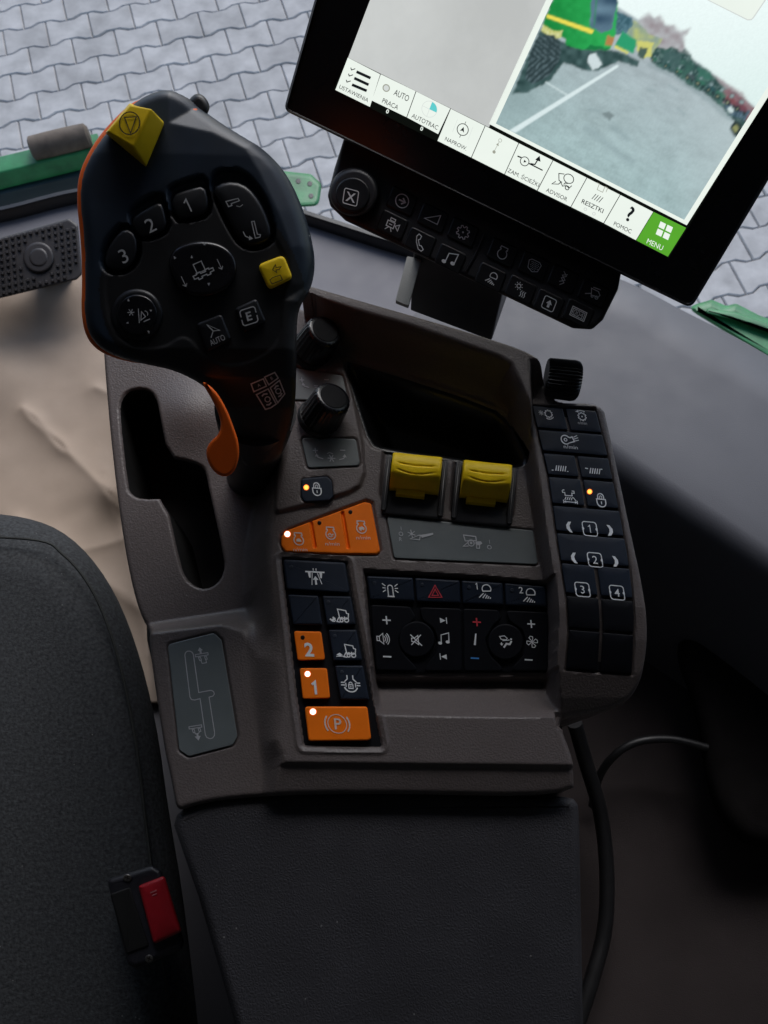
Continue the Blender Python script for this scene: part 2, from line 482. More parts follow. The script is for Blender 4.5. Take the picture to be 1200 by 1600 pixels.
# ---- cab floor with the curved front edge
floorm = mat('floor_grey', (.15, .145, .158), .55, .25, 500, .1, 6)
dark = mat('dark_trim', (.012, .013, .016), .4, .2, 900, .2, 20)
greenm = mat('green_paint', (.028, .20, .070), .4, .4, 120, .3, 22)
edge_px = [(-420, 420), (-150, 345), (0, 312), (125, 283), (260, 280), (400, 298), (500, 328), (640, 372), (800, 415), (1075, 486), (1200, 548), (1400, 665)]
FE = [hz(x, y, .05) for x, y in edge_px]
poly = [(p[0], p[1]) for p in FE]+[(1.0, -.9), (-1.0, -.9)]
V = [(x, y, z) for z in (-.1, 0.0) for x, y in poly]; N = len(poly)
tag(mk('cab_floor', V, [[i, (i+1) % N, N+(i+1) % N, N+i] for i in range(N)]+[list(range(N, 2*N))], floorm), kind='structure')
def strip(name, pts, prof, m, parent=None, smooth=40):
    """sweep a (offset outward, z) profile along a floor-plan polyline"""
    V = []; Fc = []; n = len(prof); P = [np.array(p[:2], float) for p in pts]
    for i, p in enumerate(P):
        t = P[min(i+1, len(P)-1)]-P[max(i-1, 0)]; t /= np.linalg.norm(t); nn = np.array([-t[1], t[0]])
        V += [(p[0]+nn[0]*a, p[1]+nn[1]*a, b) for a, b in prof]
    for i in range(len(P)-1):
        for k in range(n):
            j = (k+1) % n; Fc.append([i*n+k, (i+1)*n+k, (i+1)*n+j, i*n+j])
    Fc += [list(range(n)), [(len(P)-1)*n+k for k in range(n)][::-1]]
    return mk(name, V, Fc, m, parent, smooth)
def dens(pts, k=8):
    out = []
    P = [np.array(p, float) for p in pts]
    for i in range(len(P)-1):
        p0 = P[max(i-1, 0)]; p1 = P[i]; p2 = P[i+1]; p3 = P[min(i+2, len(P)-1)]
        for q in range(k):
            t = q/k; out.append(.5*((2*p1)+(p2-p0)*t+(2*p0-5*p1+4*p2-p3)*t*t+(3*p1-p0-3*p2+p3)*t**3))
    return out+[P[-1]]
FD = dens(FE)
fmm = mat('floor_shade_brown', (.034, .028, .028), .75, .6, 700, .15, 8, spec=.1)  # deep shade of the right floor, put into an added dark sheet
tag(mk('floor_shade_sheet', [(a, b, c) for c in (.0005, .006) for a, b in ((.02, -.85), (.98, -.85), (.98, .62), (.60, .62), (.02, .30))], [[i, (i+1) % 5, 5+(i+1) % 5, 5+i] for i in range(5)]+[[5, 6, 7, 8, 9]], fmm), kind='structure')
tag(strip('window_seal', FD, [(-.004, -.02), (-.004, .02), (0, .026), (.008, .026), (.011, .02), (.011, -.02)], dark),
    'black rubber strip along the curved front edge of the cab floor', 'window seal')

# ---- green steelwork outside, below the front glass
t = thing('green_guard_rail', 'bright green painted steel bar outside the glass carrying a short brown roller', 'guard rail', hz(60, 250, -.25))
a, b = hz(-260, 334, -.25), hz(160, 232, -.25)
def bar(p, q, wd, ht, name, m, parent, bev=.006):
    p, q = np.array(p), np.array(q); d = q-p; L = np.linalg.norm(d); d /= L; n = np.cross([0, 0, 1], d); n /= np.linalg.norm(n); u = np.cross(d, n)
    pr = fillet([(-wd/2, -ht/2), (wd/2, -ht/2), (wd/2, ht/2), (-wd/2, ht/2)], bev, 3); N = len(pr)
    V = [e+n*x+u*y for e in (p, q) for x, y in pr]
    return mk(name, V, [[i, (i+1) % N, N+(i+1) % N, N+i] for i in range(N)]+[list(range(N))[::-1], list(range(N, 2*N))], m, parent, 40)
bar(a, b, .052, .05, 'rail', greenm, t)
bar(hz(-260, 362, -.30), hz(220, 250, -.30), .06, .05, 'lower_flange', mat('shaded_green_teal', (.012, .030, .036), .4, .1, 500, .15, 12), t)  # flange is green in shade; the shade is put into this teal
rb = mat('worn_brown_rubber', (.12, .092, .068), .7, .5, 200, .35, 30)
lathe('roller', hz(48, 233, -.21), hz(140, 211, -.21), [(0, .020), (.03, .027), (.3, .028), (.7, .028), (.96, .027), (1, .02)], rb, t, 24)
t = thing('green_bracket', 'green perforated steel bracket outside the glass between the lever head and the monitor', 'bracket', hz(470, 290, -.2))
bp = key('plate', PL((0, 0, -.2), (0, 0, 1)), [(395, 262), (486, 272), (503, 288), (498, 322), (440, 325), (395, 320)], -.04, 0, greenm, t, r=12, px=.0012, bev=.008)
for x, y in ((484, 287), (486, 306), (466, 283)):
    disc('bolt_hole', PL((0, 0, -.2), (0, 0, 1)), (x, y), 4, -.002, .0008, dark, bp, px=.0012, bev=.0004, n=16)
t = thing('green_step_plate', 'green painted step plate outside the glass at the right of the monitor', 'step plate', hz(1150, 500, -.2))
key('plate', PL((0, 0, -.2), (0, 0, 1)), [(1070, 480), (1112, 468), (1135, 478), (1150, 474), (1185, 492), (1260, 520), (1400, 580), (1400, 640), (1200, 560)], -.05, 0, greenm, t, r=10, px=.0012, bev=.012)
key('rib', PL((0, 0, -.2), (0, 0, 1)), [(1105, 482), (1150, 488), (1220, 512), (1300, 548), (1290, 556), (1210, 521), (1140, 498), (1103, 489)], -.01, .012, greenm, t, r=3, px=.0012, bev=.004)

# ---- raised side casing on the right, its dark inner face and trim line
casem = mat('casing_grey', (.088, .090, .104), .5, .3, 700, .06, 5)
CZ = .30
front = [hz(x, y, CZ) for x, y in ((730, 392), (820, 398), (960, 428), (1075, 484), (1200, 550), (1420, 690))]
bend = [hz(x, y, CZ) for x, y in ((640, 500), (760, 550), (860, 615), (960, 690), (1200, 852), (1420, 1010))]
fr, bn = dens(front, 6), dens(bend, 6)
V = []; Fc = []; n = len(fr); cols = 12
for f_, b_ in zip(fr, bn):
    d = b_-f_; d[2] = 0; L = np.linalg.norm(d[:2]); d = d/L
    row = [f_+np.array([0, 0, -.3]), f_+np.array([0, 0, -.006]), f_+d*.006]
    for k in range(1, 4): row.append(f_+d*(L*.3*k))
    rr = .035
    for k in range(0, 7):
        a = R(72)*k/6; row.append(b_+d*(rr*math.sin(a))+np.array([0, 0, -rr*(1-math.cos(a))]))
    row.append(b_+d*(rr+.10)+np.array([0, 0, -CZ-.01]))
    V += row
m_ = len(row)
for i in range(n-1):
    for k in range(m_-1): Fc.append([i*m_+k, i*m_+k+1, (i+1)*m_+k+1, (i+1)*m_+k])
cs = thing('side_casing', 'smooth grey moulded casing along the right cab wall below the monitor', 'casing', hz(1100, 700, 0))
mk('cover', V, Fc, casem, cs, 60)
tube([hz(1062, 918, .17), hz(1100, 893, .19), hz(1150, 874, .20), hz(1215, 850, .21)], .003, dark, 'trim_line', cs)
tube([hz(1000, 900, .05), hz(1040, 912, .04), hz(1085, 925, .035), hz(1130, 965, .03), hz(1215, 1060, .03)], .006, mat('casing_dark', (.07, .066, .068), .5, .2, 600, .1, 10), 'base_ridge', cs)

# ---- black padded block and cables on the dark floor at the right
blk = mat('black_cloth', (.008, .007, .007), .85, .6, 500, .2, 40, spec=.05)
FLR = PL((0, 0, 0), (0, 0, 1))
tag(key('padded_block', PL((0, 0, .09), (0, 0, 1)), smooth_poly([(1048, 1010), (1095, 965), (1150, 990), (1290, 1080), (1320, 1330), (1180, 1328), (1138, 1300), (1105, 1240), (1088, 1110)], 2), -.085, .02, blk, None, fil=False, px=.0009, bev=.03, rings=5, smooth=60),
    'black cloth padded block lying on the dark floor beside the side casing', 'padding')
cab = mat('cable_black', (.005, .005, .006), .5, .1, 900, .2, 60)
tag(tube([hz(925, 1260, .03), hz(938, 1210, .06), hz(965, 1176, .09), hz(1000, 1158, .10), hz(1050, 1155, .10), hz(1105, 1168, .10)], .0055, cab, 'thin_cable'),
    'thin black cable arching from the armrest to the padded block', 'cable')
tag(tube([hz(898, 1130, .16), hz(915, 1190, .12), hz(938, 1270, .08), hz(948, 1360, .06), hz(945, 1450, .05), hz(925, 1530, .05), hz(895, 1620, .05)], .010, cab, 'thick_hose'),
    'thick black hose running along the outer side of the armrest', 'hose')

# ---- crumpled brown protective paper on the floor at the left
pap = mat('brown_paper', (.385, .30, .235), .8, .3, 60, .12, 8)
def paperz(X, Y):
    a = X*.9+Y*.43; b = -X*.43+Y*.9
    wa = a+.05*vnoise(X, Y, .15, 31); wb = b+.04*vnoise(X, Y, .13, 32)
    H = .004+.022*vnoise(wa, wb*1.6, .17, 41)**2+.006*vnoise(wa, wb, .07, 42)+.0012*vnoise(wa, wb, .03, 43)
    for x0, y0, x1, y1, h in ((-.62, .62, -.28, .30, .010), (-.5, .66, -.22, .52, .007), (-.6, .42, -.25, .18, .009), (-.46, .5, -.36, .2, .006), (-.7, .3, -.3, .42, .006)):
        ex, ey = x1-x0, y1-y0; t = np.clip(((X-x0)*ex+(Y-y0)*ey)/(ex*ex+ey*ey), 0, 1)
        d = np.hypot(X-x0-t*ex, Y-y0-t*ey)+.012*(vnoise(X, Y, .05, 51)-.5); H = H+h*np.exp(-np.abs(d)/.016)
    return H
po = [tuple(hz(x, y, 0.0)[:2]) for x, y in ((-330, 470), (0, 462), (40, 442), (110, 428), (160, 420), (250, 440), (330, 520), (420, 700), (470, 900), (420, 1100), (-330, 1100))]
tag(hfield('paper_sheet', po, paperz, .004, pap, None, skirt=lambda v: np.stack([v[:, 0], v[:, 1], np.full(len(v), .0005)], -1), smooth=180),
    'crumpled brown protective paper spread over the cab floor', 'paper')

# ---- foot pedal with studded tread
pt = PL(hz(60, 400, .11), (0.05, -.28, .95))
pd = thing('foot_pedal', 'dark rectangular foot pedal with studded tread and round emboss', 'pedal', hz(40, 430, 0))
pdm = mat('pedal_black', (.030, .026, .026), .45, .3, 600, .2, 30)
plate = key('plate', pt, [(-90, 397), (108, 341), (122, 352), (129, 428), (120, 437), (-90, 488)], -.012, 0, pdm, pd, r=8, px=.0009, bev=.003)
mb = MB()
U = np.array([1, -.255]); W_ = np.array([.07, 1])
for i in range(-14, 12):
    for j in range(-4, 5):
        c = np.array([60, 402])+U*i*9.5+W_*j*10.2
        if np.hypot(*(c-np.array([60, 402]))) < 31 or not (-85 < c[0] < 119): continue
        if abs(j) > 3 and i > 4: continue
        q = [(c[0]+3*a, c[1]+2.6*b) for a, b in ((-1, -1), (1, -1), (1, 1), (-1, 1))]
        V = [pt.hit(x, y, -.001) for x, y in q]+[pt.hit(c[0]+(x-c[0])*.6, c[1]+(y-c[1])*.6, .004) for x, y in q]
        mb.add(V, [[4, 5, 6, 7], [0, 1, 5, 4], [1, 2, 6, 5], [2, 3, 7, 6], [3, 0, 4, 7]])
mb.build('tread_studs', pdm, plate, kind='stuff')
disc('emboss', pt, (60, 402), 24, -.002, .005, pdm, pd, px=.0009, bev=.003)
disc('emboss_center', pt, (60, 402), 15, 0, .0065, pdm, pd, px=.0009, bev=.003)
mb = MB(); c = pt.hit(60, 415, -.02)
V = [c+np.array(d) for d in ((-.03, 0, 0), (.03, 0, 0), (.03, .02, 0), (-.03, .02, 0))]
V += [np.array([v[0], v[1]+.03, 0.002]) for v in V]
mb.add(V, [[0, 1, 5, 4], [1, 2, 6, 5], [2, 3, 7, 6], [3, 0, 4, 7]]); mb.build('pedal_arm', dark, pd)

# ---- driver seat cushion and belt buckle at the lower left
fab = mat('grey_seat_fabric', (.052, .055, .059), .95, 1.0, 520, .38, 330, sheen=.05, detail=8, spec=.08, dust=120)
st = thing('driver_seat', 'dark grey fabric driver seat cushion beside the armrest', 'seat', hz(60, 1300, 0))
spl = PL((0, 0, .50), (.0, 0, 1))
key('cushion', spl, smooth_poly([(-420, 800), (-60, 800), (40, 806), (110, 835), (170, 905), (212, 1000), (245, 1130), (262, 1260), (290, 1420), (330, 1800), (-420, 1800)], 2), -.14, 0, fab, st, fil=False, px=.0006, bev=.055, rings=8, smooth=80)
key('seat_base', spl, [(-420, 860), (30, 870), (140, 960), (190, 1100), (230, 1400), (270, 1800), (-420, 1800)], -.499, -.135, mat('seat_base_black', (.012, .012, .012), .6, .2, 700, .2, 20), st, r=10, px=.0006, bev=.01)
tube([spl.hit(-200, 838, .002), spl.hit(40, 842, .002), spl.hit(100, 868, .002), spl.hit(148, 930, .002), spl.hit(185, 1030, .002), spl.hit(212, 1160, .002), spl.hit(228, 1290, .002), spl.hit(262, 1560, .002)], .0013, mat('seam_dark', (.03, .032, .03), .9, .3, 900, .2, 30), 'seam', st, n=6)
key('unseen_backrest', PL((0, 0, .55), (0, 0, 1)), [(x, y) for x, y in (project((-.72, -.50, .55)), project((-.16, -.50, .55)), project((-.16, -.34, .55)), project((-.72, -.34, .55)))], -.05, .70, fab, st, r=30, px=.0006, bev=.04, rings=5, smooth=80)  # unseen part of the seat, added to block light from the rear
bk = thing('seat_belt_buckle', 'black seat belt buckle with red release button beside the armrest', 'buckle', hz(225, 1440, .50))
bpn = PL(hz(225, 1432, .60), (-.03, -.05, 1))
hb = key('housing', bpn, [(167, 1374), (238, 1352), (252, 1360), (288, 1470), (284, 1484), (212, 1514), (199, 1506)], -.075, 0, mat('buckle_black', (.018, .018, .024), .45, .2, 1500, .2, 60), bk, r=9, bev=.0035)
key('latch_slot', bpn, [(172, 1397), (203, 1386), (233, 1478), (198, 1491)], -.002, .0012, mat('slot_black', (.002, .002, .002), .7), bk, r=4, bev=.001)
rdm = mat('red_button', (.42, .012, .022), .35, .1, 1500, .12, 80)
rbn = key('release_button', bpn, [(216, 1384), (257, 1368), (284, 1456), (240, 1476)], -.002, .0065, rdm, bk, r=5, bev=.003, dome=.0008)
sym(bpn, (241, 1396), 7, [('l', [(-.8, -.4), (.7, -.5)]), ('l', [(-.6, .3), (.6, .2)])], mat('pale_red_print', (.55, .2, .22), .5), rbn, ((.93, -.35), (.3, .95)), off=.0076, wd=.25)
for x, y in ((199, 1372), (233, 1498)):
    s_ = disc('screw', bpn, (x, y), 6.5, -.002, .0014, mat('screw_steel', (.20, .19, .18), .3, metal=.8), bk, bev=.0008, n=20)
    sym(bpn, (x, y), 6, [('l', [(-.6, -.2), (.6, .2)]), ('l', [(.2, -.6), (-.2, .6)])], PRINTK, s_, wd=.25, off=.0017, name='recess')

# ---- unseen cab shell added so daylight enters only from the front: roof, walls, panels
shell = mat('cab_lining', (.09, .088, .086), .8, .3, 200, .08, 6)
tag(box((0.05, .09, 1.68), 2.1, 2.0, .05).build('unseen_cab_roof', shell), kind='structure')
tag(box((0.05, -.62, .85), 2.1, .05, 1.84).build('unseen_rear_wall', shell), kind='structure')
tag(box((1.03, -.05, .85), .05, 1.1, 1.84).build('unseen_side_wall', shell), kind='structure')
tag(box((-.93, .80, .74), .05, .52, 1.62).build('door_light_block', shell), kind='structure')  # added screen over the glazed door, blocks light from the left
tag(box((-.93, -.04, .85), .05, 1.14, 1.84).build('unseen_door_post', shell), kind='structure')  # unseen, drawn forward to cut the light from the left
# ================================================================== CONTROL CONSOLE
CON = thing('control_console', 'taupe plastic armrest console covered with keys, dials and symbol plates', 'console', hz(620, 900, 0))
ridge = [(462, 470), (462, 640), (452, 710), (436, 780), (427, 830), (427, 880), (436, 940), (443, 985), (447, 1060), (447, 1112), (437, 1155), (448, 1176), (452, 1196), (455, 1300), (950, 1300), (950, 1000), (900, 500), (640, 440), (480, 430)]
foot = [(425, 470, -42), (425, 640, -42), (412, 740, -42), (392, 800, -42), (380, 860, -42), (376, 930, -42), (385, 985, -24), (392, 1080, -16), (400, 1140, -14), (405, 1185, -14), (408, 1206, -14), (410, 1310, -14), (970, 1310, -8), (970, 1000), (920, 500), (640, 420), (450, 410)]
bumpA = [(240, 992), (345, 980), (375, 990), (400, 1030), (470, 1050), (470, 1300), (235, 1300)]
bumpB = [(226, 972), (345, 954), (395, 945), (430, 900), (480, 890), (480, 1310), (220, 1310)]
stripA = [(440, 440), (505, 490), (528, 535), (548, 600), (566, 690), (570, 738), (562, 758), (545, 768), (500, 783), (430, 800), (430, 460)]
rimA = [(470, 452), (505, 466), (640, 503), (780, 552), (803, 566), (822, 610), (842, 650), (900, 660), (900, 520), (780, 480), (640, 430), (480, 400)]
wallB = [(462, 470), (490, 498), (530, 548), (560, 562), (770, 630), (792, 648), (806, 690), (818, 740), (830, 800), (910, 800), (930, 520), (780, 470), (640, 410), (440, 400)]
COL = [(832, 627), (943, 627), (952, 665), (972, 757), (992, 850), (1006, 920), (1013, 985), (1008, 1045), (994, 1083), (968, 1106), (925, 1115), (882, 1118)]
colA = [(833, 600), (960, 600), (1030, 985), (1010, 1130), (884, 1130), (872, 1050), (874, 985), (868, 920), (856, 840), (846, 760), (837, 690)]
colB = [(812, 600), (960, 590), (1040, 985), (1010, 1140), (872, 1140), (854, 1060), (858, 985), (852, 920), (838, 840), (824, 760), (815, 700)]
acP = [(568, 891), (640, 895), (760, 902), (856, 911), (862, 980), (862, 1056), (584, 1056), (576, 980)]
scoop = [(584, 1046), (862, 1050), (866, 1075), (878, 1126), (740, 1120), (590, 1114)]
SLOT = [(186, 642), (189, 624), (199, 611), (214, 607), (231, 609), (243, 620), (250, 640), (263, 715), (300, 722), (318, 730), (323, 745), (326, 764), (350, 872), (349, 895), (338, 912), (321, 920), (303, 915), (290, 903), (282, 885), (258, 778), (222, 779), (206, 773), (199, 761)]
TRAY = [(536, 562), (562, 567), (770, 634), (797, 658), (812, 690), (828, 724), (806, 732), (700, 716), (600, 702), (578, 694), (560, 640)]
W = {}
W['ridge'] = pw(ridge, 0); W['foot'] = pw(foot, 0); W['bumpA'] = pw(bumpA, -14); W['bumpB'] = pw(bumpB, -40)
W['strip'] = pw(fillet(stripA, 6), 3); W['rimA'] = pw(rimA, 38); W['wallB'] = pw(wallB, 0)
W['colA'] = pw(colA, 18); W['colB'] = pw(colB, 2); W['ac'] = pw(acP, -2); W['scoop'] = pw(scoop, -3)
W['slot'] = pw(smooth_poly(SLOT, 1), -42); W['tray'] = pw(smooth_poly(TRAY, 1), 0)
def ypx(py, mm): return hz(700, py, Z0+mm/1000)[1]
YC = [ypx(600, 16), ypx(760, 19), ypx(880, 20), ypx(950, 18), ypx(1000, 14.5), ypx(1050, 8), ypx(1090, 0), ypx(1120, -8)]
ZC = [16, 19, 20, 18.5, 14.5, 8, 0, -8]
def colz(x, y):                             # arched profile of the right key column
    return Z0 + np.interp(-np.asarray(y), [-v for v in YC], ZC)/1000
ya0, ya1 = ypx(900, -2), ypx(1052, -11)
def acz(x, y):
    t = np.clip((ya0-np.asarray(y))/(ya0-ya1), -.3, 1.3); return Z0+(-.0025-.0095*t)
ys1 = ypx(1122, 0)
yb0, yb1 = ypx(1191, -2), ypx(1242, -8)
gk = fillet([(438, 870), (543, 877), (551, 925), (584, 1098), (598, 1168), (474, 1166), (462, 1085)], 5)
plates = {
    'a': fillet([(262, 1007), (334, 989), (346, 1000), (371, 1150), (364, 1164), (295, 1182), (280, 1172)], 8),
    'b': fillet([(604, 806), (833, 829), (841, 882), (616, 872)], 5),
    'c': fillet([(471, 684), (556, 686), (563, 727), (481, 731)], 6),
    'd': fillet([(455, 574), (535, 587), (545, 628), (455, 624)], 5)}
otr = [(436, 848), (438, 836), (450, 826), (520, 799), (572, 780), (583, 784), (596, 860), (590, 867), (520, 867), (443, 862)]
lock = fillet([(471, 748), (511, 744), (519, 752), (521, 776), (515, 782), (476, 785), (470, 776)], 5)
colkeys_px = [(831, 634), (929, 638), (948, 705), (966, 790), (981, 870), (988, 925), (991, 965), (987, 1054), (884, 1046), (889, 990), (886, 940), (872, 850), (856, 740)]
PK = [(gk, 0, .0025), (otr, 0, .002), (lock, 3, .002)]
PKW = [(pw(p, h), d) for p, h, d in PK]
for k, h, d in (('a', -14, .0016), ('b', 0, .0016), ('c', 3, .0016), ('d', 3, .0016)):
    PKW.append((pw(inset(plates[k][::(1 if area(plates[k]) > 0 else -1)], -2.2), h), d))
ckz = inset(colkeys_px if area(colkeys_px) > 0 else colkeys_px[::-1], -1.5)
colk_w = [tuple(HS(colz).hit(x, y)[:2]) for x, y in ckz]
sw_w = [pw(fillet([(586, 690), (600, 690), (594, 772), (602, 792), (682, 801), (688, 790), (694, 690)], 4), 0), pw(fillet([(712, 700), (704, 798), (716, 808), (790, 815), (800, 806), (808, 720)], 4), 0)]
OUT = [(160, 540, -42), (161, 558, -42), (164, 600, -42), (171, 680, -42), (182, 780, -42), (197, 880, -42), (214, 955, -40), (226, 985, -26), (234, 1020, -16), (245, 1100, -15), (258, 1180, -16), (264, 1206, -15), (270, 1240, -15), (277, 1268, -17), (300, 1259, -17), (350, 1249, -17), (450, 1242, -14), (600, 1240, -12), (896, 1246, -12), (897, 1205, -5), (894, 1182, -2), (886, 1158, 0), (879, 1136, 0), (881, 1120, -5)]
OUT += [(925, 1116, -7), (968, 1106, -4), (994, 1083, 1), (1008, 1045, 8), (1013, 985, 14), (1006, 920, 18), (992, 850, 20), (972, 757, 19), (952, 665, 17), (943, 628, 16), (872, 626, 18), (870, 606, 25), (862, 574, 38), (830, 548, 38), (775, 529, 38), (640, 489, 38), (500, 449, 38), (470, 440, 38), (430, 440, 20), (380, 470, -10), (200, 490, -42)]
W['out'] = smooth_poly([tuple(hz(p[0], p[1], Z0+p[2]/1000)[:2]) for p in OUT], 2)
wo = np.array(W['out'])
def shellz(X, Y):
    H = np.full(X.shape, Z0-.042)
    # gentle ramp rising from the slot to the foot of the lever
    cx, cy = hz(300, 650, Z0-.042)[:2]
    H = H+.010*np.exp(-(((X-cx)/.030)**2+((Y-cy)/.030)**2))
    H = wall(H, X, Y, W['bumpA'], W['bumpB'], Z0-.014)
    H = wall(H, X, Y, W['ridge'], W['foot'], Z0, .9)
    H = stamp(H, X, Y, W['strip'], H+.003, .003)
    H = wall(H, X, Y, W['rimA'], W['wallB'], Z0+.038)
    H = wall(H, X, Y, W['colA'], W['colB'], colz(X, Y))
    # recessed radio and climate panel, then the scoop rising to the rear ledge
    t = np.clip((ya1+.002-Y)/(ya1+.002-ys1), 0, 1)
    H = stamp(H, X, Y, W['scoop'], np.minimum(H, Z0-.026+.026*t**1.6), .005)
    H = stamp(H, X, Y, W['ac'], acz(X, Y)-.003, .0018)
    # lower band behind the ledge
    yb = yb0-.010*(X-.0)
    tb = np.clip((yb-Y)/(yb0-yb1), 0, 1)
    H = np.minimum(H, np.where(Y < yb, Z0-.0024*sst((yb-Y)/.0030)-.0055*tb, 9))
    rg = sdf(PKW[0][0], X, Y); H = H+.0011*np.exp(-((rg-.0032)/.0011)**2)
    for p, d in PKW: H = stamp(H, X, Y, p, H-d, .0012)
    H = stamp(H, X, Y, colk_w, H-.0022, .0012)
    for p in sw_w: H = stamp(H, X, Y, p, H-.004, .003)
    # parting line from the ridge corner to the ledge
    d = -sdf(W['out'], X, Y); r = .0035
    H = H-np.where(d < r, r-np.sqrt(np.maximum(0, r*r-(r-np.clip(d, 0, r))**2)), 0)
    dh = sdf(W['slot'], X, Y); r = .0022
    H = H-np.where(dh < r, r-np.sqrt(np.maximum(0, r*r-(r-np.clip(dh, 0, r))**2)), 0)
    dh = sdf(W['tray'], X, Y); r = .003
    H = H-np.where(dh < r, r-np.sqrt(np.maximum(0, r*r-(r-np.clip(dh, 0, r))**2)), 0)
    return H
def down(v, z=.36): return np.stack([v[:, 0], v[:, 1], np.full(len(v), z)], -1)
shell_o = hfield('shell', W['out'], shellz, .0009, TAUPE, CON, holes=[W['slot'], W['tray']], skirt=lambda v: np.stack([v[:, 0], v[:, 1], np.minimum(v[:, 2]-.012, np.where(v[:, 2] < Z0-.04, .57, .56))], -1), smooth=50)
key('pedestal', LV(0), [(215, 560), (230, 1000), (285, 1240), (880, 1235), (870, 700), (800, 600), (480, 500)], -.69, -.125, mat('pedestal_black', (.014, .013, .013), .6, .2, 700, .2, 20), CON, r=10)
def pit(name, wpts, ztop, depth, m, parent, taper=.0, floor=True):
    N = len(wpts); c = np.mean(np.array(wpts), 0); V = []
    for k in range(4):
        z = ztop-depth*k/3
        V += [((p[0]-c[0])*(1-taper*k/3)+c[0], (p[1]-c[1])*(1-taper*k/3)+c[1], z) for p in wpts]
    Fc = [[k*N+i, k*N+(i+1) % N, (k+1)*N+(i+1) % N, (k+1)*N+i] for k in range(3) for i in range(N)]
    Fc.append([3*N+i for i in range(N)])
    return mk(name, V, Fc, m, parent, 40)
pit('lever_slot', inset(W['slot'] if area(W['slot']) > 0 else W['slot'][::-1], -.0006), Z0-.043, .078, mat('slot_black', (.002, .002, .002), .7), CON)
# black tray behind the two yellow switches
tw = W['tray']
def trayz(X, Y):
    d = -sdf(tw, X, Y)
    r = .004
    return Z0-.0025-.045*sst(d/.022)
hfield('storage_tray', inset(tw if area(tw) > 0 else tw[::-1], -.0008), trayz, .0012, mat('tray_black', (.006, .006, .007), .32, .2, 900, .2, 60), CON, smooth=60)

# ---- left key block
def led(surf, c, r, m, parent, off):
    if m in (LEDW, LEDO): disc('lens', surf, c, r*1.28, off-.001, off+.00012, LEDR, parent, bev=.0001, n=20)
    return disc('indicator', surf, c, r, off-.001, off+.00025, m, parent, bev=.0002, n=20)
L0 = LV(0)
mk('key_bed', [L0.hit(x, y, -.0022) for x, y in gk], [list(range(len(gk)))[::-1]], KEYB, CON)
KH = .0012
def q4(c, hx, hy, basis=BC):
    (ax, ay), (bx, by) = basis
    return [(c[0]+ax*hx*a+bx*hy*b, c[1]+ay*hx*a+by*hy*b) for a, b in ((-1, -1), (1, -1), (1, 1), (-1, 1))]
k1 = key('key', L0, [(442, 874), (539, 879), (547, 927), (448, 921)], -.0025, KH, KEY, CON, r=5, bev=.0012)
led(L0, (455, 886), 3.2, LEDKEY, k1, KH)
sym(L0, (493, 903), 15, [('l', [(-1, -.62), (1, -.62)], .14), ('f', [(-.75, -.55), (-.45, -.55), (-.5, 0), (-.66, 0)]), ('f', [(.75, -.55), (.45, -.55), (.5, 0), (.66, 0)]), ('l', [(-.3, -.5), (-.45, .75)], .08), ('l', [(.25, -.5), (.6, .62)], .08), ('l', [(0, .7), (0, 0)], .2), ('f', [(-.3, .2), (0, -.2), (.3, .2)]), ('l', [(-.15, -1), (-.15, -.75)], .08), ('l', [(.15, -1), (.15, -.75)], .08)], PRINT, k1, BC, off=KH+.0002)
k = key('key', L0, [(450, 929), (497, 931), (504, 977), (458, 976)], -.0025, KH-.0004, KEY, CON, r=3, bev=.001)
combine = [('c', [(-.1, -.75), (.75, -.62), (.8, -.35), (1, -.3), (.92, .15), (.6, .3), (.25, .1), (.05, .25), (0, -.05)]), ('c', arc(.72, .35, .22)), ('c', arc(.2, .42, .15)), ('l', [(-.05, .1), (-.3, .55), (.05, .6)]), ('l', [(.0, .15), (.5, .2), (.55, .0)])]
k = key('key', L0, [(503, 931), (548, 932), (556, 976), (511, 977)], -.0025, KH, KEY, CON, r=3, bev=.001)
led(L0, (513, 941), 3, LEDKEY, k, KH)
sym(L0, (530, 963), 15, combine+[('l', [(-1, .3), (-.75, .5), (-.5, .25), (-.7, .1)], .16), ('c', arc(-.6, .42, .14))], PRINT, k, BC, off=KH+.0002, wd=.11)
k = key('key', L0, [(513, 984), (557, 984), (566, 1032), (521, 1033)], -.0025, KH, KEY, CON, r=3, bev=.001)
led(L0, (523, 994), 3, LEDKEY, k, KH)
sym(L0, (541, 1018), 15, combine+[('f', [(-1.1, .4), (-.7, .15), (-.4, .4), (-.7, .5)]), ('l', [(-1.1, .55), (-.3, .5)], .08)], PRINT, k, BC, off=KH+.0002, wd=.11)
k = key('key', L0, [(523, 1040), (567, 1040), (577, 1094), (532, 1093)], -.0025, KH, KEY, CON, r=3, bev=.001)
led(L0, (534, 1050), 3, LEDKEY, k, KH)
sym(L0, (548, 1070), 15, [('l', [(-.3, -1), (-.3, -.6), (-.62, -.3)], .12), ('l', [(.3, -1), (.3, -.6), (.62, -.3)], .12), ('l', [(-1, -.22), (-.6, -.22)], .12), ('l', [(-1, .05), (-.6, .05)], .12), ('l', [(1, -.22), (.6, -.22)], .12), ('l', [(1, .05), (.6, .05)], .12), ('l', arc(0, .02, .72, 160, 20), .14), ('l', [(-.5, -.2), (-.5, .25)], .1), ('l', [(.5, -.2), (.5, .25)], .1), ('c', [(-.22, -.02), (.22, -.02), (.22, .38), (-.22, .38)], .1), ('l', arc(0, -.1, .17, 180, 360), .1), ('l', [(0, .1), (0, .28)], .1)], PRINT, k, BC, off=KH+.0002)
k = key('key', L0, [(459, 986), (502, 987), (508, 1031), (465, 1032)], -.0025, KH+.0002, ORANGE, CON, r=4, bev=.0008)
led(L0, (473, 996), 3.4, LEDOFF, k, KH+.0002)
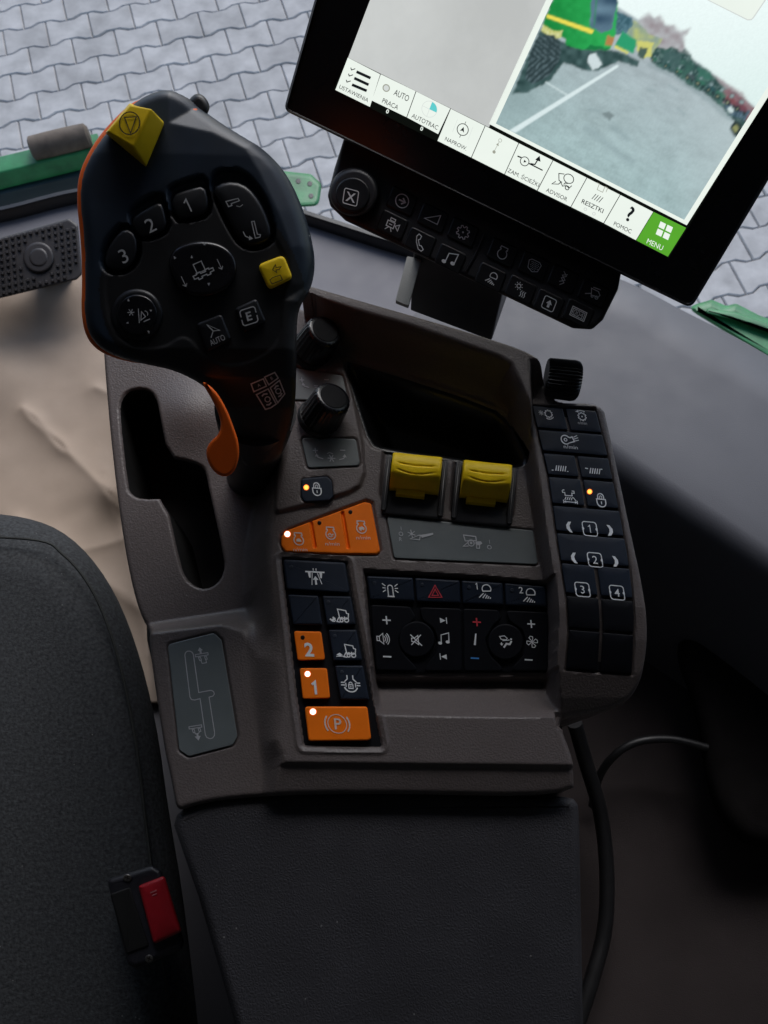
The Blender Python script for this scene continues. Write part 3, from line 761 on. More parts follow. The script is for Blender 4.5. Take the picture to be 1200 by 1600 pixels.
k['label'] = 'orange key with a pale number 2'; text(L0, (483, 1015), 20, '2', PRINT, k, BC, off=KH+.0004, bold=.03)
k = key('key', L0, [(468, 1044), (511, 1044), (516, 1091), (473, 1092)], -.0025, KH+.0002, ORANGE, CON, r=4, bev=.0008)
led(L0, (480.5, 1053), 4.2, LEDW, k, KH+.0002)
k['label'] = 'orange key with a pale number 1 and a lit lamp'; text(L0, (492, 1075), 20, '1', PRINT, k, BC, off=KH+.0004, bold=.03)
k = key('key', L0, [(476, 1104), (574, 1104), (580, 1154), (574, 1157), (482, 1158)], -.0025, KH+.0002, ORANGE, CON, r=5, bev=.001)
k['label'] = 'wide orange parking brake key with a lit lamp'; led(L0, (489, 1112), 4.6, LEDW, k, KH+.0002)
sym(L0, (527, 1131), 17, [('c', arc(0, 0, .86, n=32), .07), ('l', arc(0, 0, 1.13, 143, 217, 10), .14), ('l', arc(0, 0, 1.13, -37, 37, 10), .14)], PRINTO, k, BC, off=KH+.0004)
text(L0, (528, 1131), 17, 'P', PRINTO, k, BC, off=KH+.0005, bold=.012)

# ---- orange engine speed key strip with moulded slits
class Groove: pass
def slit_key(name, poly, slits, h1, m, parent):
    wp = pw(poly, 1.2); bev = .0012
    sl_ = [(hz(*a, Z0)[:2], hz(*b, Z0)[:2], w_) for a, b, w_ in slits]
    def zf(X, Y):
        d = -sdf(wp, X, Y); H = np.full(X.shape, Z0+h1)
        H = H-np.where(d < bev, bev-np.sqrt(np.maximum(0, bev*bev-(bev-np.clip(d, 0, bev))**2)), 0)
        for a, b, w_ in sl_:
            ex, ey = b-a; L = ex*ex+ey*ey; t = np.clip(((X-a[0])*ex+(Y-a[1])*ey)/L, 0, 1)
            dd = np.hypot(X-a[0]-t*ex, Y-a[1]-t*ey); H = H-.0022*sst(1.35-dd/w_)
        return H
    return hfield(name, wp, zf, .0005, m, parent, skirt=lambda v: np.stack([v[:, 0], v[:, 1], np.full(len(v), Z0-.004)], -1), smooth=40)
ok_ = slit_key('engine_speed_key', fillet([(439, 853), (439, 838), (449, 828), (520, 802), (569, 784), (580, 786), (594, 861), (588, 866), (520, 865), (446, 862)], 5), [((486, 818), (492, 855), .0011), ((535, 802), (544, 856), .0011)], .0016, ORANGE, CON)
ok_['label'] = 'orange trapezoid key strip with three engine speed symbols'; led(L0, (449, 834.5), 4.3, LEDW, ok_, .0016)
led(L0, (499, 817), 3.2, LEDOFF, ok_, .0016)
led(L0, (547.5, 800), 3.2, LEDOFF, ok_, .0016)
def engine(fill): return [('l', arc(0, .2, .68, -52, 232, 20)+[(-.42, -.5), (-.55, -.5), (-.5, -.85), (.5, -.85), (.55, -.5), (.42, -.5), (.42, -.33)])]+fill
for i, (c, f_) in enumerate((((466.5, 842), [('f', arc(0, .3, .36, 180, 360)+[(.36, .4), (-.36, .4)])]), ((516.5, 833), [('l', [(-.4, .25), (-.1, .05), (.1, .3), (.4, .1)], .14), ('l', [(-.35, .4), (0, .55), (.35, .35)], .12)]), ((564.5, 823.5), [('f', [(-.4, .1), (.1, -.1), (.45, .1), (.35, .45), (.05, .3), (-.05, .6), (-.3, .45)])]))):
    sym(L0, c, 11, engine(f_), PRINTO, ok_, BC, wd=.15, off=.0019)
    text(L0, (c[0]+2.5+i*.3, c[1]+16.5), 5.6, 'n/min', PRINTO, ok_, ((1, .01), (.11, 1)), off=.0019, length=22)

# ---- lock key beside the dials
LS = LV(3)
k = key('key', LS, lock, -.003, .0010, KEY, CON, r=0, bev=.0009, fil=False)
led(LS, (478.5, 761.5), 3.6, LEDO, k, .001)
def padlock(s=1): return [('c', arc(0, .35, .62, 0, 180, 12)+[(-.62, -.12), (.62, -.12)], .16), ('l', [(-.42, -.15), (-.42, -.5)]+arc(0, -.5, .42, 180, 360, 8)+[(.42, -.15)], .16), ('l', [(-.15, -.15), (-.15, -.45)]+arc(0, -.45, .15, 180, 360, 6)+[(.15, -.15)], .1), ('l', [(0, .2), (0, .6)], .14)]
sym(LS, (495, 764), 10.5, padlock(), PRINT, k, BC, off=.0013)

# ---- symbol plates
def plate(k_, surf, top=.0004): return key('symbol_plate', surf, plates[k_], -.003, top, PLATE, CON, bev=.0005, fil=False)
PA = plate('a', LV(-14), .0006)
pa = lambda x, y: (240+x/7.271, 970+y/7.273)
gate = [(355, 390), (362, 362), (385, 345), (415, 345), (440, 360), (452, 385), (513, 815), (620, 795), (655, 790), (682, 805), (690, 832), (675, 855), (630, 868), (693, 1270), (690, 1305), (670, 1332), (640, 1340), (605, 1325), (588, 1295), (528, 885), (465, 900), (430, 895), (413, 865)]
mm_ = MB(); Vr, Fr = ribbon([pa(*p) for p in gate], 1.3, True)
mm_.add([LV(-14).hit(x, y, .0009) for x, y in Vr], Fr); mm_.build('gate_outline', PRINTD, PA)
hdr = [('c', [(-1, -.45), (1, -.7), (1, -.35), (-1, -.1)]), ('c', [(-.55, 0), (-.25, -.05), (-.15, .45), (-.42, .5)]), ('c', [(.4, -.12), (.7, -.16), (.78, .3), (.5, .35)]), ('l', [(-.25, .45), (-.1, .95), (.6, .85), (.55, .35)])]
sym(LV(-14), pa(550, 415), 10, hdr+[('f', [(-.2, -1.55), (.25, -1.1), (-.55, -1.0)]), ('l', [(-.15, -1.1), (-.1, -.6)], .3)], PRINTD, PA, ((1, -.03), (.12, 1)), off=.0009, wd=.12)
sym(LV(-14), pa(478, 1235), 10, hdr[:3]+[('l', [(-.25, .45), (-.1, .7), (.4, .6), (.55, .35)]), ('l', [(.15, .6), (.2, 1.1)], .3), ('f', [(-.3, 1.1), (.65, 1.0), (.25, 1.75)])], PRINTD, PA, ((1, -.03), (.12, 1)), off=.0009, wd=.12)
PB = plate('b', L0)
zb = lambda x, y: (590+x/4.444, 690+y/4.443)
reel = [('l', [(math.cos(R(a))*.8, math.sin(R(a))*.8), (-math.cos(R(a))*.8, -math.sin(R(a))*.8)], .16) for a in (20, 80, 140)]
sym(L0, zb(236, 640), 8, reel+[('c', [(-.3, 1.0), (1.5, 1.1), (1.7, .2), (1.4, .2)], .16), ('f', [(1.7, .15), (4.2, -.4), (4.25, -.05), (2.0, .7)])], PRINTD, PB, ((1, .05), (.05, 1)), off=.0008)
text(L0, zb(163, 602), 6, 'I', PRINTD, PB, BC, off=.0008); text(L0, zb(162, 640), 6.5, 'O', PRINTD, PB, BC, off=.0008, bold=.01); text(L0, zb(160, 678), 6, 'R', PRINTD, PB, BC, off=.0008)
sym(L0, zb(655, 695), 14, [('c', [(-.9, -.7), (.45, -.6), (.5, -.15), (-.75, -.05)]), ('c', arc(-.1, .15, .34)), ('f', arc(-.1, .15, .14)), ('l', [(-.45, .1), (-1, .55), (-.4, .5)]), ('f', [(.4, -.05), (1, -.1), (1.15, .15), (.9, .3), (.4, .25)]), ('c', [(.5, .3), (.85, .3), (.8, .7), (.5, .7)])], PRINTD, PB, ((1, .05), (.05, 1)), wd=.11, off=.0008)
text(L0, zb(777, 695), 6, 'I', PRINTD, PB, BC, off=.0008); text(L0, zb(776, 733), 6.5, 'O', PRINTD, PB, BC, off=.0008, bold=.01)
PC = plate('c', LS)
def turn(sf, c, par, mid, s=1):
    z = lambda dx, dy: (c[0]+dx*s, c[1]+dy*s)
    sym(sf, c, 10*s, [('l', [(-2.8, -.7), (-2.0, -.7)], .14), ('l', [(-2.4, -1.1), (-2.4, -.3)], .14), ('l', [(1.5, -.95), (2.3, -.95)], .14), ('l', [(-2.35, .0), (-2.1, .35), (-1.3, .55)], .14), ('f', [(-2.55, .25), (-2.3, -.25), (-1.95, .2)]), ('l', [(1.2, .55), (1.9, .35), (2.15, .0)], .14), ('f', [(1.75, .1), (2.15, -.35), (2.4, .15)])]+mid, PRINTD, par, BC, off=.0008)
turn(LS, (517.5, 712), PC, [('l', [(math.cos(R(a))*.6, .4+math.sin(R(a))*.6), (-math.cos(R(a))*.6, .4-math.sin(R(a))*.6)], .15) for a in (0, 60, 120)]+[('l', [(-.6, -.3), (-.2, -.5), (.3, -.3)], .12)])
PD = plate('d', LS)
turn(LS, (494, 601), PD, [('l', [(-.4, .2), (.3, .2)], .14), ('l', [(-.3, .5), (.3, .5)], .14), ('l', [(.3, .5), (1.2, .1)], .2)], .9)

# ---- two dials
for bpx, tpx in (((487, 548), (508, 516)), ((500, 654), (521, 620))):
    b_, t_ = hz(*bpx, Z0+.003), hz(*tpx, Z0+.027)
    kn = lathe('dial', b_, t_, [(-.02, .0160), (.06, .0160), (.08, .0150), (.85, .0133, 1), (.94, .0127, 1), (.985, .0118, 0), (1.0, .0105, 0)], GLOSS, CON, 96, 24, .00022)
    ax = (t_-b_)/np.linalg.norm(t_-b_)
    lathe('dial_face', b_+(t_-b_)*.99, t_+ax*.0004, [(0, .0100), (1, .0092)], RUBBER, kn, 40)
    lathe('dial_collar', b_-ax*.002, b_+ax*.0022, [(0, .0166), (.7, .0164), (1, .0158)], BLACK, kn, 48)
# ribbed thumb wheel on the right shoulder
wc = hz(884, 594, Z0+.018)
lathe('thumb_wheel', wc+np.array([-.014, .002, 0]), wc+np.array([.0095, -.001, 0]), [(0, .0125), (.05, .0135), (.8, .0140), (.93, .0132), (1, .0112)], BLACK, CON, 144, 36, .0006)

# ---- two yellow rocker switches in black housings
def switch(px0, px1, py_top, py_mid, py_bot, slope, tabx):
    sw = None
    x0, x1 = px0, px1; cx = (x0+x1)/2
    sf = L0
    A = hz(x0, py_top, Z0+.022); B = hz(x1, py_top+slope, Z0+.022)
    e = B-A; wd = np.linalg.norm(e); e /= wd; n = np.array([0, 0, 1.]); f = np.cross(n, e)   # f points forward
    Cn = (A+B)/2
    # housing: floor block and two cheeks
    mb = MB()
    def obox(u0, u1, v0, v1, z0, z1, bv=.0015):
        pr = fillet([(u0, v0), (u1, v0), (u1, v1), (u0, v1)], .002, 3); N = len(pr); V = []
        pi = inset(pr if area(pr) > 0 else pr[::-1], bv)
        pr = pr if area(pr) > 0 else pr[::-1]
        for zz, Q in ((z0, pr), (z1-bv, pr), (z1-bv*.3, inset(pr, bv*.3)), (z1, pi)):
            V += [Cn+e*a+f*b+n*(zz-.022) for a, b in Q]
        mb.add(V, [[k*N+i, k*N+(i+1) % N, (k+1)*N+(i+1) % N, (k+1)*N+i] for k in range(3) for i in range(N)]+[[3*N+i for i in range(N)]])
    h = wd/2
    obox(-h-.004, h+.004, -.030, .014, -.012, .003)
    obox(-h-.0045, -h-.0008, -.028, .011, -.01, .018); obox(h+.0008, h+.0045, -.028, .011, -.01, .018)
    hs = mb.build('switch_housing', BLACK, CON, 40)
    # cheeks lean down to the rear: shave by moving verts
    me = hs.data
    for v in me.vertices:
        w_ = np.array(v.co)+np.array(hs.location)-Cn; b = float(w_@f); z = float(w_@n)+.022
        lim = .018-max(0, b+.002)*.5 if b > -.006 else max(.004, .018+(b+.006)*.75)
        if z > lim: v.co.z -= (z-lim)
    # paddle: profile swept across the width, saddle shaped, with finger grooves
    prof = [(.012, .004), (.0115, .014), (.009, .0200), (.004, .0222), (-.001, .0226), (-.0055, .0212), (-.0085, .0180), (-.0110, .0135), (-.0130, .0100), (-.0130, .004)]
    pp = np.array(prof); tt = np.linspace(0, 1, len(pp)); T = np.linspace(0, 1, 90)
    PR = np.stack([np.interp(T, tt, pp[:, 0]), np.interp(T, tt, pp[:, 1])], -1)
    for _ in range(9): PR[1:-1] = .25*PR[:-2]+.5*PR[1:-1]+.25*PR[2:]
    V = []; Fc = []; nu = 29
    for i in range(nu):
        u = -1+2*i/(nu-1)
        edge = .0012*max(0, (abs(u)-.9)/.1)**2
        for (a, b), t_ in zip(PR, T):
            sad = -.0018*(1-u*u)*math.exp(-((t_-.42)/.22)**2)
            gr = 0
            for g0, cv in ((.40, .02), (.50, .09)):
                if abs(u) < .78: gr -= .0009*math.exp(-((t_-g0-cv*(1-(u/.78)**2)*.6)/.011)**2)*min(1, (.78-abs(u))/.12)
            V.append(Cn+e*(u*h)+f*a+n*(b-.022+sad+gr-edge))
    m_ = len(T)
    for i in range(nu-1):
        for k in range(m_-1): Fc.append([i*m_+k, (i+1)*m_+k, (i+1)*m_+k+1, i*m_+k+1])
    Fc += [list(range(m_)), [(nu-1)*m_+k for k in range(m_)][::-1]]
    pd_ = mk('switch_paddle', V, Fc, YELLOW, hs, 60)
    mb = MB(); Cs = Cn; t0, t1 = tabx
    Vt = [Cn+e*a+f*b+n*(z-.022) for z in (.002, .0088) for a, b in ((t0*h, -.0168), (t1*h, -.0168), (t1*h, -.011), (t0*h, -.011))]
    mb.add(Vt, [[0, 3, 2, 1], [4, 5, 6, 7], [0, 1, 5, 4], [1, 2, 6, 5], [2, 3, 7, 6], [3, 0, 4, 7]])
    mb.build('paddle_tab', YELLOW, hs)
switch(612, 690, 723, 745, 768, 8, (-.72, .45))
switch(724, 800, 735, 758, 772, 8, (-.72, .5))

# ---- radio and climate panel
AC = HS(acz)
acw = [(571, 896), (640, 899), (760, 906), (853, 914), (858, 980), (856, 1051), (587, 1053), (578, 980)]
key('panel_bed', AC, acw, -.003, -.0018, KEYB, CON, r=2)
tops = [[(573, 900), (645, 903), (648, 940), (578, 937)], [(648, 903), (718, 907), (720, 943), (651, 940)], [(721, 907), (785, 911), (787, 946), (723, 943)], [(788, 911), (853, 916), (856, 949), (790, 946)]]
lightsym = [('c', arc(.3, -.25, .62, 150, 385, 16)), ('l', [(-.15, .35), (-.8, 1)], .16), ('l', [(.15, .45), (-.3, 1.05)], .16), ('l', [(.38, .6), (.1, 1.1)], .16), ('l', [(.6, .75), (.42, 1.12)], .16), ('l', [(.82, .9), (.74, 1.12)], .16)]
for i, p in enumerate(tops):
    k = key('key', AC, p, -.003, .0012-.0001*i, KEY, CON, r=3, bev=.0012)
    led(AC, (p[0][0]+12, p[0][1]+11), 3, LEDKEY, k, .0011)
    c = [(610, 922), (680, 925), (754, 925), (823, 931)][i]
    if i == 0: sym(AC, c, 11, [('l', [(-.5, .9), (.5, .9)], .2), ('l', [(-.35, .85), (-.35, -.3)]+arc(0, -.35, .35, 180, 360, 8)+[(.35, .85)], .15)]+[('l', [(sx*.65, y0), (sx*1.1, y1)], .14) for sx in (-1, 1) for y0, y1 in ((-.55, -.9), (-.25, -.3), (.0, .3))], PRINT, k, off=.0015)
    if i == 1: sym(AC, c, 11, [('c', [(0, -.95), (.95, .75), (-.95, .75)], .13), ('c', [(0, -.4), (.45, .48), (-.45, .48)], .13)], PRINTR, k, ((1, .0), (.03, 1)), off=.0015)
    if i > 1:
        sym(AC, (c[0]+3, c[1]-2), 11, lightsym, PRINT, k, ((1, .05), (.05, 1)), wd=.15, off=.0015)
        text(AC, (c[0]-9, c[1]-9), 10, '12'[i-2], PRINT, k, off=.0015, bold=.012)
low = [[(579, 945), (640, 948), (650, 965), (628, 985), (622, 1000), (628, 1018), (655, 1048), (588, 1047)], [(655, 949), (720, 951), (722, 1048), (660, 1048), (680, 1022), (684, 1000), (678, 982), (660, 968)], [(724, 951), (778, 953), (783, 966), (770, 978), (758, 1000), (766, 1024), (790, 1048), (725, 1048)], [(790, 954), (856, 957), (856, 1048), (796, 1048), (818, 1024), (822, 1002), (816, 984), (796, 970)]]
LK = []
for p in low: LK.append(key('rocker_key', AC, p, -.003, .0004, KEYB, CON, r=5, bev=.0006))
d1 = disc('push_dial', AC, (651, 999), 28, -.003, .0012, KEYB, CON, bev=.0008)
d2 = disc('push_dial', AC, (790, 1003), 28, -.003, .0012, KEYB, CON, bev=.0008)
plus = [('l', [(-1, 0), (1, 0)], .34), ('l', [(0, -1), (0, 1)], .34)]; minus = [('l', [(-1, 0), (1, 0)], .36)]
o_ = .0007
sym(AC, (604, 969), 6.5, plus, PRINT, LK[0], off=o_); sym(AC, (605, 1026), 6.5, minus, PRINT, LK[0], off=o_)
spk = [('c', [(-1, -.3), (-.65, -.3), (-.1, -.75), (-.1, .75), (-.65, .3), (-1, .3)]), ('l', [(-.65, -.3), (-.65, .3)])]
sym(AC, (600, 998), 11, spk+[('l', arc(-.35, 0, .55+.28*i, -45, 45, 8)) for i in range(3)], PRINT, LK[0], off=o_, wd=.12)
sym(AC, (650, 1000), 9, [('c', [(-.75, -.3), (-.3, -.3), (.4, -.8), (.4, .8), (-.3, .3), (-.75, .3)], .14), ('l', [(-.9, -.9), (.95, .95)], .18), ('l', [(.95, -.95), (-.9, .9)], .18)], PRINT, d1, off=.0016)
note = [('l', [(-.55, .65), (-.45, -.6), (.85, -1), (.75, .4)], .15), ('f', arc(-.75, .75, .34, n=14, ry=.26)), ('f', arc(.52, .5, .34, n=14, ry=.26))]
sym(AC, (694, 998), 9.5, note, PRINT, LK[1], off=o_)
sym(AC, (693, 969.5), 5.5, [('f', [(-1, -.7), (.6, 0), (-1, .75)]), ('l', [(.85, -.9), (.85, .9)], .26)], PRINT, LK[1], off=o_)
sym(AC, (692.5, 1026), 5.5, [('f', [(1, -.7), (-.6, 0), (1, .75)]), ('l', [(-.85, -.9), (-.85, .9)], .26)], PRINT, LK[1], off=o_)
sym(AC, (745, 972), 6.5, plus, PRINTR, LK[2], off=o_); sym(AC, (742, 1028.5), 6.5, minus, PRINTB, LK[2], off=o_)
sym(AC, (742.5, 999), 9, [('f', [(.0, -1), (.22, -1), (.12, 1), (-.25, 1)])], PRINT, LK[2], ((1, .05), (0, 1)), off=o_)
sym(AC, (790, 1003), 9.5, [('c', [(-.9, -.85), (-.1, -1), (.35, -.6), (.1, -.35), (-.7, -.4)]), ('l', [(-.4, .95), (.1, .3), (.65, .35), (1, -.2)], .3), ('f', arc(.95, -.5, .16, n=8)), ('l', [(-.5, -.2), (.7, -.35)], .14), ('l', [(-.7, .1), (-.7, .6)], .16), ('f', [(-1, .3), (-.4, .3), (-.7, .65)])], PRINT, d2, off=.0016)
sym(AC, (830, 975), 6.2, plus, PRINT, LK[3], off=o_); sym(AC, (826, 1031), 6.2, minus, PRINT, LK[3], off=o_)
def blade(a): return [(math.cos(R(a+dx))*r_, math.sin(R(a+dx))*r_) for r_, dx in ((.1, 0), (.5, -28), (.85, -30), (1.0, -8), (.92, 16), (.6, 20), (.1, 6))]
sym(AC, (831.5, 1003), 9, [('c', blade(a), .13) for a in (-95, -10, 80, 170)], PRINT, LK[3], off=o_)

# ---- right key column
CS = HS(colz)
ckp = colkeys_px if area(colkeys_px) > 0 else colkeys_px[::-1]
key('column_bed', CS, [(x, y) for x, y in dens([np.array(p, float) for p in colkeys_px]+[np.array(colkeys_px[0], float)], 1)[:-1]], -.0035, -.0016, KEYB, CON, r=1, bev=.0003)
def lerp(a, b, t): return a+(b-a)*t
LX = [(634, 831), (740, 856), (850, 872), (940, 886), (990, 889), (1050, 884)]
RX = [(634, 929), (705, 948), (790, 966), (870, 981), (925, 988), (965, 991), (1054, 987)]
def lx(y): return float(np.interp(y, [a for a, _ in LX], [b for _, b in LX]))
def rx(y): return float(np.interp(y, [a for a, _ in RX], [b for _, b in RX]))
def cell(y0, y1, s0, s1, slope=.085):
    """a cell of the column between rows y0,y1 (taken at the left edge) and column fractions s0,s1"""
    def pt(y, s):
        xl = lx(y); yy = y+slope*(rx(y)-xl)*s; return (lerp(lx(yy), rx(yy), s), yy)
    L = [pt(y0, s0), pt(y0, s1)]
    if y1-y0 > 30: L += [pt(lerp(y0, y1, t), s1) for t in (.33, .66)]
    L += [pt(y1, s1), pt(y1, s0)]
    if y1-y0 > 30: L += [pt(lerp(y0, y1, t), s0) for t in (.66, .33)]
    return L
e_ = .012
rows = [(634, 668, 2), (671, 704, 1), (708, 741, 2), (745, 786, 2), (790, 829, 1), (833, 876, 1), (880, 926, 2), (931, 980, 2), (984, 1044, 2)]
CK = {}
for i, (y0, y1, nn) in enumerate(rows):
    for j in range(nn):
        s0 = 0 if j == 0 else .5+.018; s1 = 1 if j == nn-1 else .5-.018
        if i == 3: s0 = 0 if j == 0 else .51+.018; s1 = 1 if j else .51-.018
        if i == 6: s0 = 0 if j == 0 else .5+.022; s1 = 1 if j else .5-.022
        CK[(i, j)] = key('key', CS, cell(y0, y1, s0+.004, s1-.004), -.0035, .0002+(.0004 if i != 7 else .0006), KEY if i < 7 else KEYB, CON, r=2.5, bev=.0007, dome=1e-5)
def gear(n=10, r0=.62, r1=.82): return [(rr*math.cos(R(360*(k+o)/n)), rr*math.sin(R(360*(k+o)/n))) for k in range(n) for o, rr in ((0, r0), (.2, r1), (.5, r1), (.7, r0))]
zc = lambda x, y: (820+x/6, 620+y/6)
O = .0009
def cs(c, s, st, k, wd=.13, m=PRINT, b=BCOL): return sym(CS, c, s, st, m, CK[k], b, wd=wd, off=O)
cs(zc(222, 160), 7.5, [('c', gear()), ('l', arc(0, 0, 1.1, 30, 120, 8), .16)], (0, 0))
cs(zc(152, 150), 5, [('l', [(-.8, 0), (.8, 0)], .2), ('l', [(0, -.8), (0, .8)], .2), ('l', [(-.6, -.6), (.6, .6)], .2), ('l', [(.6, -.6), (-.6, .6)], .2)], (0, 0), m=PRINTD)
cs(zc(537, 185), 8, [('c', gear()), ('f', arc(0, 0, .15, n=8)), ('l', arc(0, .2, 1.35, 230, 300, 8), .16), ('f', [(-1.2, -.85), (-.65, -1.25), (-.6, -.75)])], (0, 1))
text(CS, zc(540, 245), 4.6, 'n/min', PRINTD, CK[(0, 1)], BCOL, off=O, length=14)
cs(zc(415, 405), 11, [('l', arc(-.5, 0, .62, 40, 320, 16)+[(.2, -.35), (.5, -.5), (.75, .15), (.0, .4)], .16), ('c', arc(-.5, 0, .2), .12), ('l', [(.7, -.45), (1.25, -.75)], .12), ('l', [(.75, -.2), (1.35, -.45)], .12), ('l', [(.85, .05), (1.4, -.1)], .12)], (1, 0))
text(CS, zc(430, 470), 5.6, 'n/min', PRINT, CK[(1, 0)], BCOL, off=O, length=22)
slats = [('l', [(-.8+.4*i, .45), (-.5+.4*i, -.5)], .18) for i in range(5)]
cs(zc(330, 672), 9, slats+[('l', [(-1.5, .4), (-1.2, .4)], .16), ('l', [(1.15, .4), (1.4, .4)], .16)], (2, 0))
cs(zc(650, 697), 9, slats+[('l', [(-1.5, -.4), (-1.0, -.35)], .16), ('l', [(1.2, -.45), (1.5, -.45)], .16)], (2, 1))
cs(zc(420, 940), 11, [('l', [(-.9, -.9), (-.9, -.6), (-.6, -.6), (-.6, -.2), (.4, -.2), (.4, -.6), (.75, -.6), (.75, -.9), (.45, -.9)], .12), ('l', [(-.85, -.95), (-.6, -.95)], .12)]+[('l', [(-.75+.3*i, .45), (-.5+.3*i, 0)], .12) for i in range(4)]+[('l', [(.5, 0), (.85, .5)], .1), ('l', [(-.9, .7), (.95, .7)], .12), ('l', [(-.95, .45), (-.95, .95)], .12), ('l', [(.98, .45), (.98, .95)], .12), ('f', [(-.9, .7), (-.6, .5), (-.6, .9)]), ('f', [(.95, .7), (.65, .5), (.65, .9)])], (3, 0))
cs(zc(715, 968), 11, padlock(), (3, 1))
led(CS, zc(608, 889), 3.4, LEDO, CK[(3, 1)], .0007)
def numbox(c, t, k_):
    cs(c, 11.5, [('l', [(-.95, -.2), (-.95, -.6)]+arc(-.6, -.6, .35, 180, 270, 5)+arc(.6, -.6, .35, 270, 360, 5)+[(.95, -.2)], .13), ('l', [(-.95, .2), (-.95, .6)]+arc(-.6, .6, .35, 180, 90, 5)+arc(.6, .6, .35, 90, 0, 5)+[(.95, .2)], .13), ('f', [(-1.05, -.2), (-.85, -.2), (-.75, .0), (-.85, .2), (-1.05, .2)]), ('f', [(1.05, -.2), (.85, -.2), (.75, .0), (.85, .2), (1.05, .2)])], k_)
    text(CS, c, 12, t, PRINT, CK[k_], BCOL, off=O, bold=.004)
def paren(c, sg, k_): cs(c, 8.5, [('f', [(.45*sg, -1), (-.1*sg, -.95), (-.55*sg, -.3), (-.55*sg, .3), (-.1*sg, .95), (.5*sg, 1), (.1*sg, .3), (.05*sg, -.25)])], k_)
numbox(zc(610, 1238), '1', (4, 0)); paren(zc(418, 1220), 1, (4, 0)); paren(zc(797, 1253), -1, (4, 0))
z7 = lambda x, y: (860+x/5.925, 800+y/5.926)
numbox(z7(413, 443), '2', (5, 0)); paren(z7(220, 425), 1, (5, 0)); paren(z7(600, 458), -1, (5, 0))
numbox(z7(297, 718), '3', (6, 0)); numbox(z7(617, 747), '4', (6, 1))

# ---- padded armrest behind the console
leather = mat('armrest_grain', (.044, .043, .048), .55, 1.0, 420, .1, 30, spec=.22, dust=110)
bpn_ = leather.node_tree.nodes
vor = bpn_.new('ShaderNodeTexVoronoi'); vor.inputs['Scale'].default_value = 520; vor.feature = 'DISTANCE_TO_EDGE'
gm = [n for n in bpn_ if n.type == 'NEW_GEOMETRY'][0]; bmp = [n for n in bpn_ if n.type == 'BUMP'][0]
mixn = bpn_.new('ShaderNodeMix'); mixn.data_type = 'VECTOR'; mixn.inputs[0].default_value = .004
nzz = bpn_.new('ShaderNodeTexNoise'); nzz.inputs['Scale'].default_value = 160
lt = leather.node_tree.links
lt.new(gm.outputs['Position'], nzz.inputs['Vector']); lt.new(gm.outputs['Position'], mixn.inputs[4]); lt.new(nzz.outputs['Color'], mixn.inputs[5])
lt.new(mixn.outputs[1], vor.inputs['Vector']); lt.new(vor.outputs['Distance'], bmp.inputs['Height'])
bmp.inputs['Strength'].default_value = .5; bmp.inputs['Distance'].default_value = .0010
AR = thing('armrest', 'dark grey grained padded armrest lid behind the key console', 'armrest', hz(600, 1420, 0))
APL = PL((0, 0, Z0-.028), (0, -.06, 1))
APL.p = hz(600, 1250, Z0-.019)
apoly = [(272, 1290), (276, 1274), (292, 1260), (330, 1248), (380, 1242), (450, 1237), (600, 1235), (760, 1239), (880, 1245), (896, 1248), (903, 1258), (905, 1290), (909, 1500), (914, 1760), (410, 1760), (362, 1580), (310, 1400)]
key('lid', APL, apoly, -.06, 0, leather, AR, r=[0, 8, 8, 8, 0, 0, 0, 0, 0, 8, 8, 0, 0, 0, 0, 0, 0], bev=.006, rings=6, smooth=60)
key('storage_box', APL, [(300, 1300), (320, 1275), (880, 1275), (880, 1740), (420, 1740)], -.64, -.058, mat('pedestal_black', (.01, .01, .01), .6), AR, r=6)
# ================================================================== MULTIFUNCTION LEVER
LEV = thing('control_lever', 'black multifunction lever with yellow buttons, numbered keys and orange rear shell', 'lever', hz(390, 745, Z0-.06))
PH = PL(hz(310, 350, Z0+.150), (.05, -.42, .9))
Ho = PH.hit(310, 350); He1 = np.array([1, 0, 0])-PH.n*PH.n[0]; He1 /= np.linalg.norm(He1); He2 = np.cross(PH.n, He1)
def hl(px, py, off=0):
    d = PH.hit(px, py, off)-Ho; return (float(d@He1), float(d@He2))
def hlp(P, off=0): return [hl(p[0], p[1], p[2] if len(p) > 2 else off) for p in P]
HEAD = [(260, 135, -.006), (283, 140, -.006), (303, 151, -.006), (338, 182, -.007), (381, 212, -.009), (416, 235, -.011), (451, 274, -.012), (477, 334, -.012), (491, 390, -.012), (492, 425, -.012), (483, 458, -.011), (466, 484, -.008), (463, 520, -.006), (463, 577, -.006), (461, 637, -.022), (452, 676, -.040), (440, 712, -.058), (410, 732, -.066), (378, 730, -.064), (370, 692, -.048), (352, 642, -.026), (322, 604, -.012), (273, 578, -.006), (225, 568, -.005), (191, 561, -.005), (158, 547, -.005), (138, 525, -.005), (130, 490, -.005), (132, 438, -.005), (131, 377, -.005), (123, 308, -.005), (129, 265, -.005), (155, 217, -.005), (184, 182, -.005), (212, 151, -.005), (243, 138, -.006)]
HO = smooth_poly(hlp(HEAD), 2)
crest = hlp([(262, 190), (330, 205), (383, 232), (405, 268), (435, 332), (455, 385), (452, 440), (440, 470), (600, 470), (600, 100), (262, 100)])
yk = [hl(400, y, o)[1] for y, o in ((545, 0), (590, -.004), (637, -.017), (676, -.036), (715, -.056), (745, -.068))]
zk = [0, -.004, -.017, -.036, -.056, -.068]
k3 = [(163, 412), (166, 394), (177, 373), (195, 356), (213, 367), (215, 398), (201, 420), (174, 423)]
k2 = [(203, 343), (227, 327), (251, 315), (257, 330), (262, 356), (238, 369), (217, 370)]
k1_ = [(267, 306), (294, 296), (320, 290), (326, 316), (323, 333), (297, 341), (275, 341)]
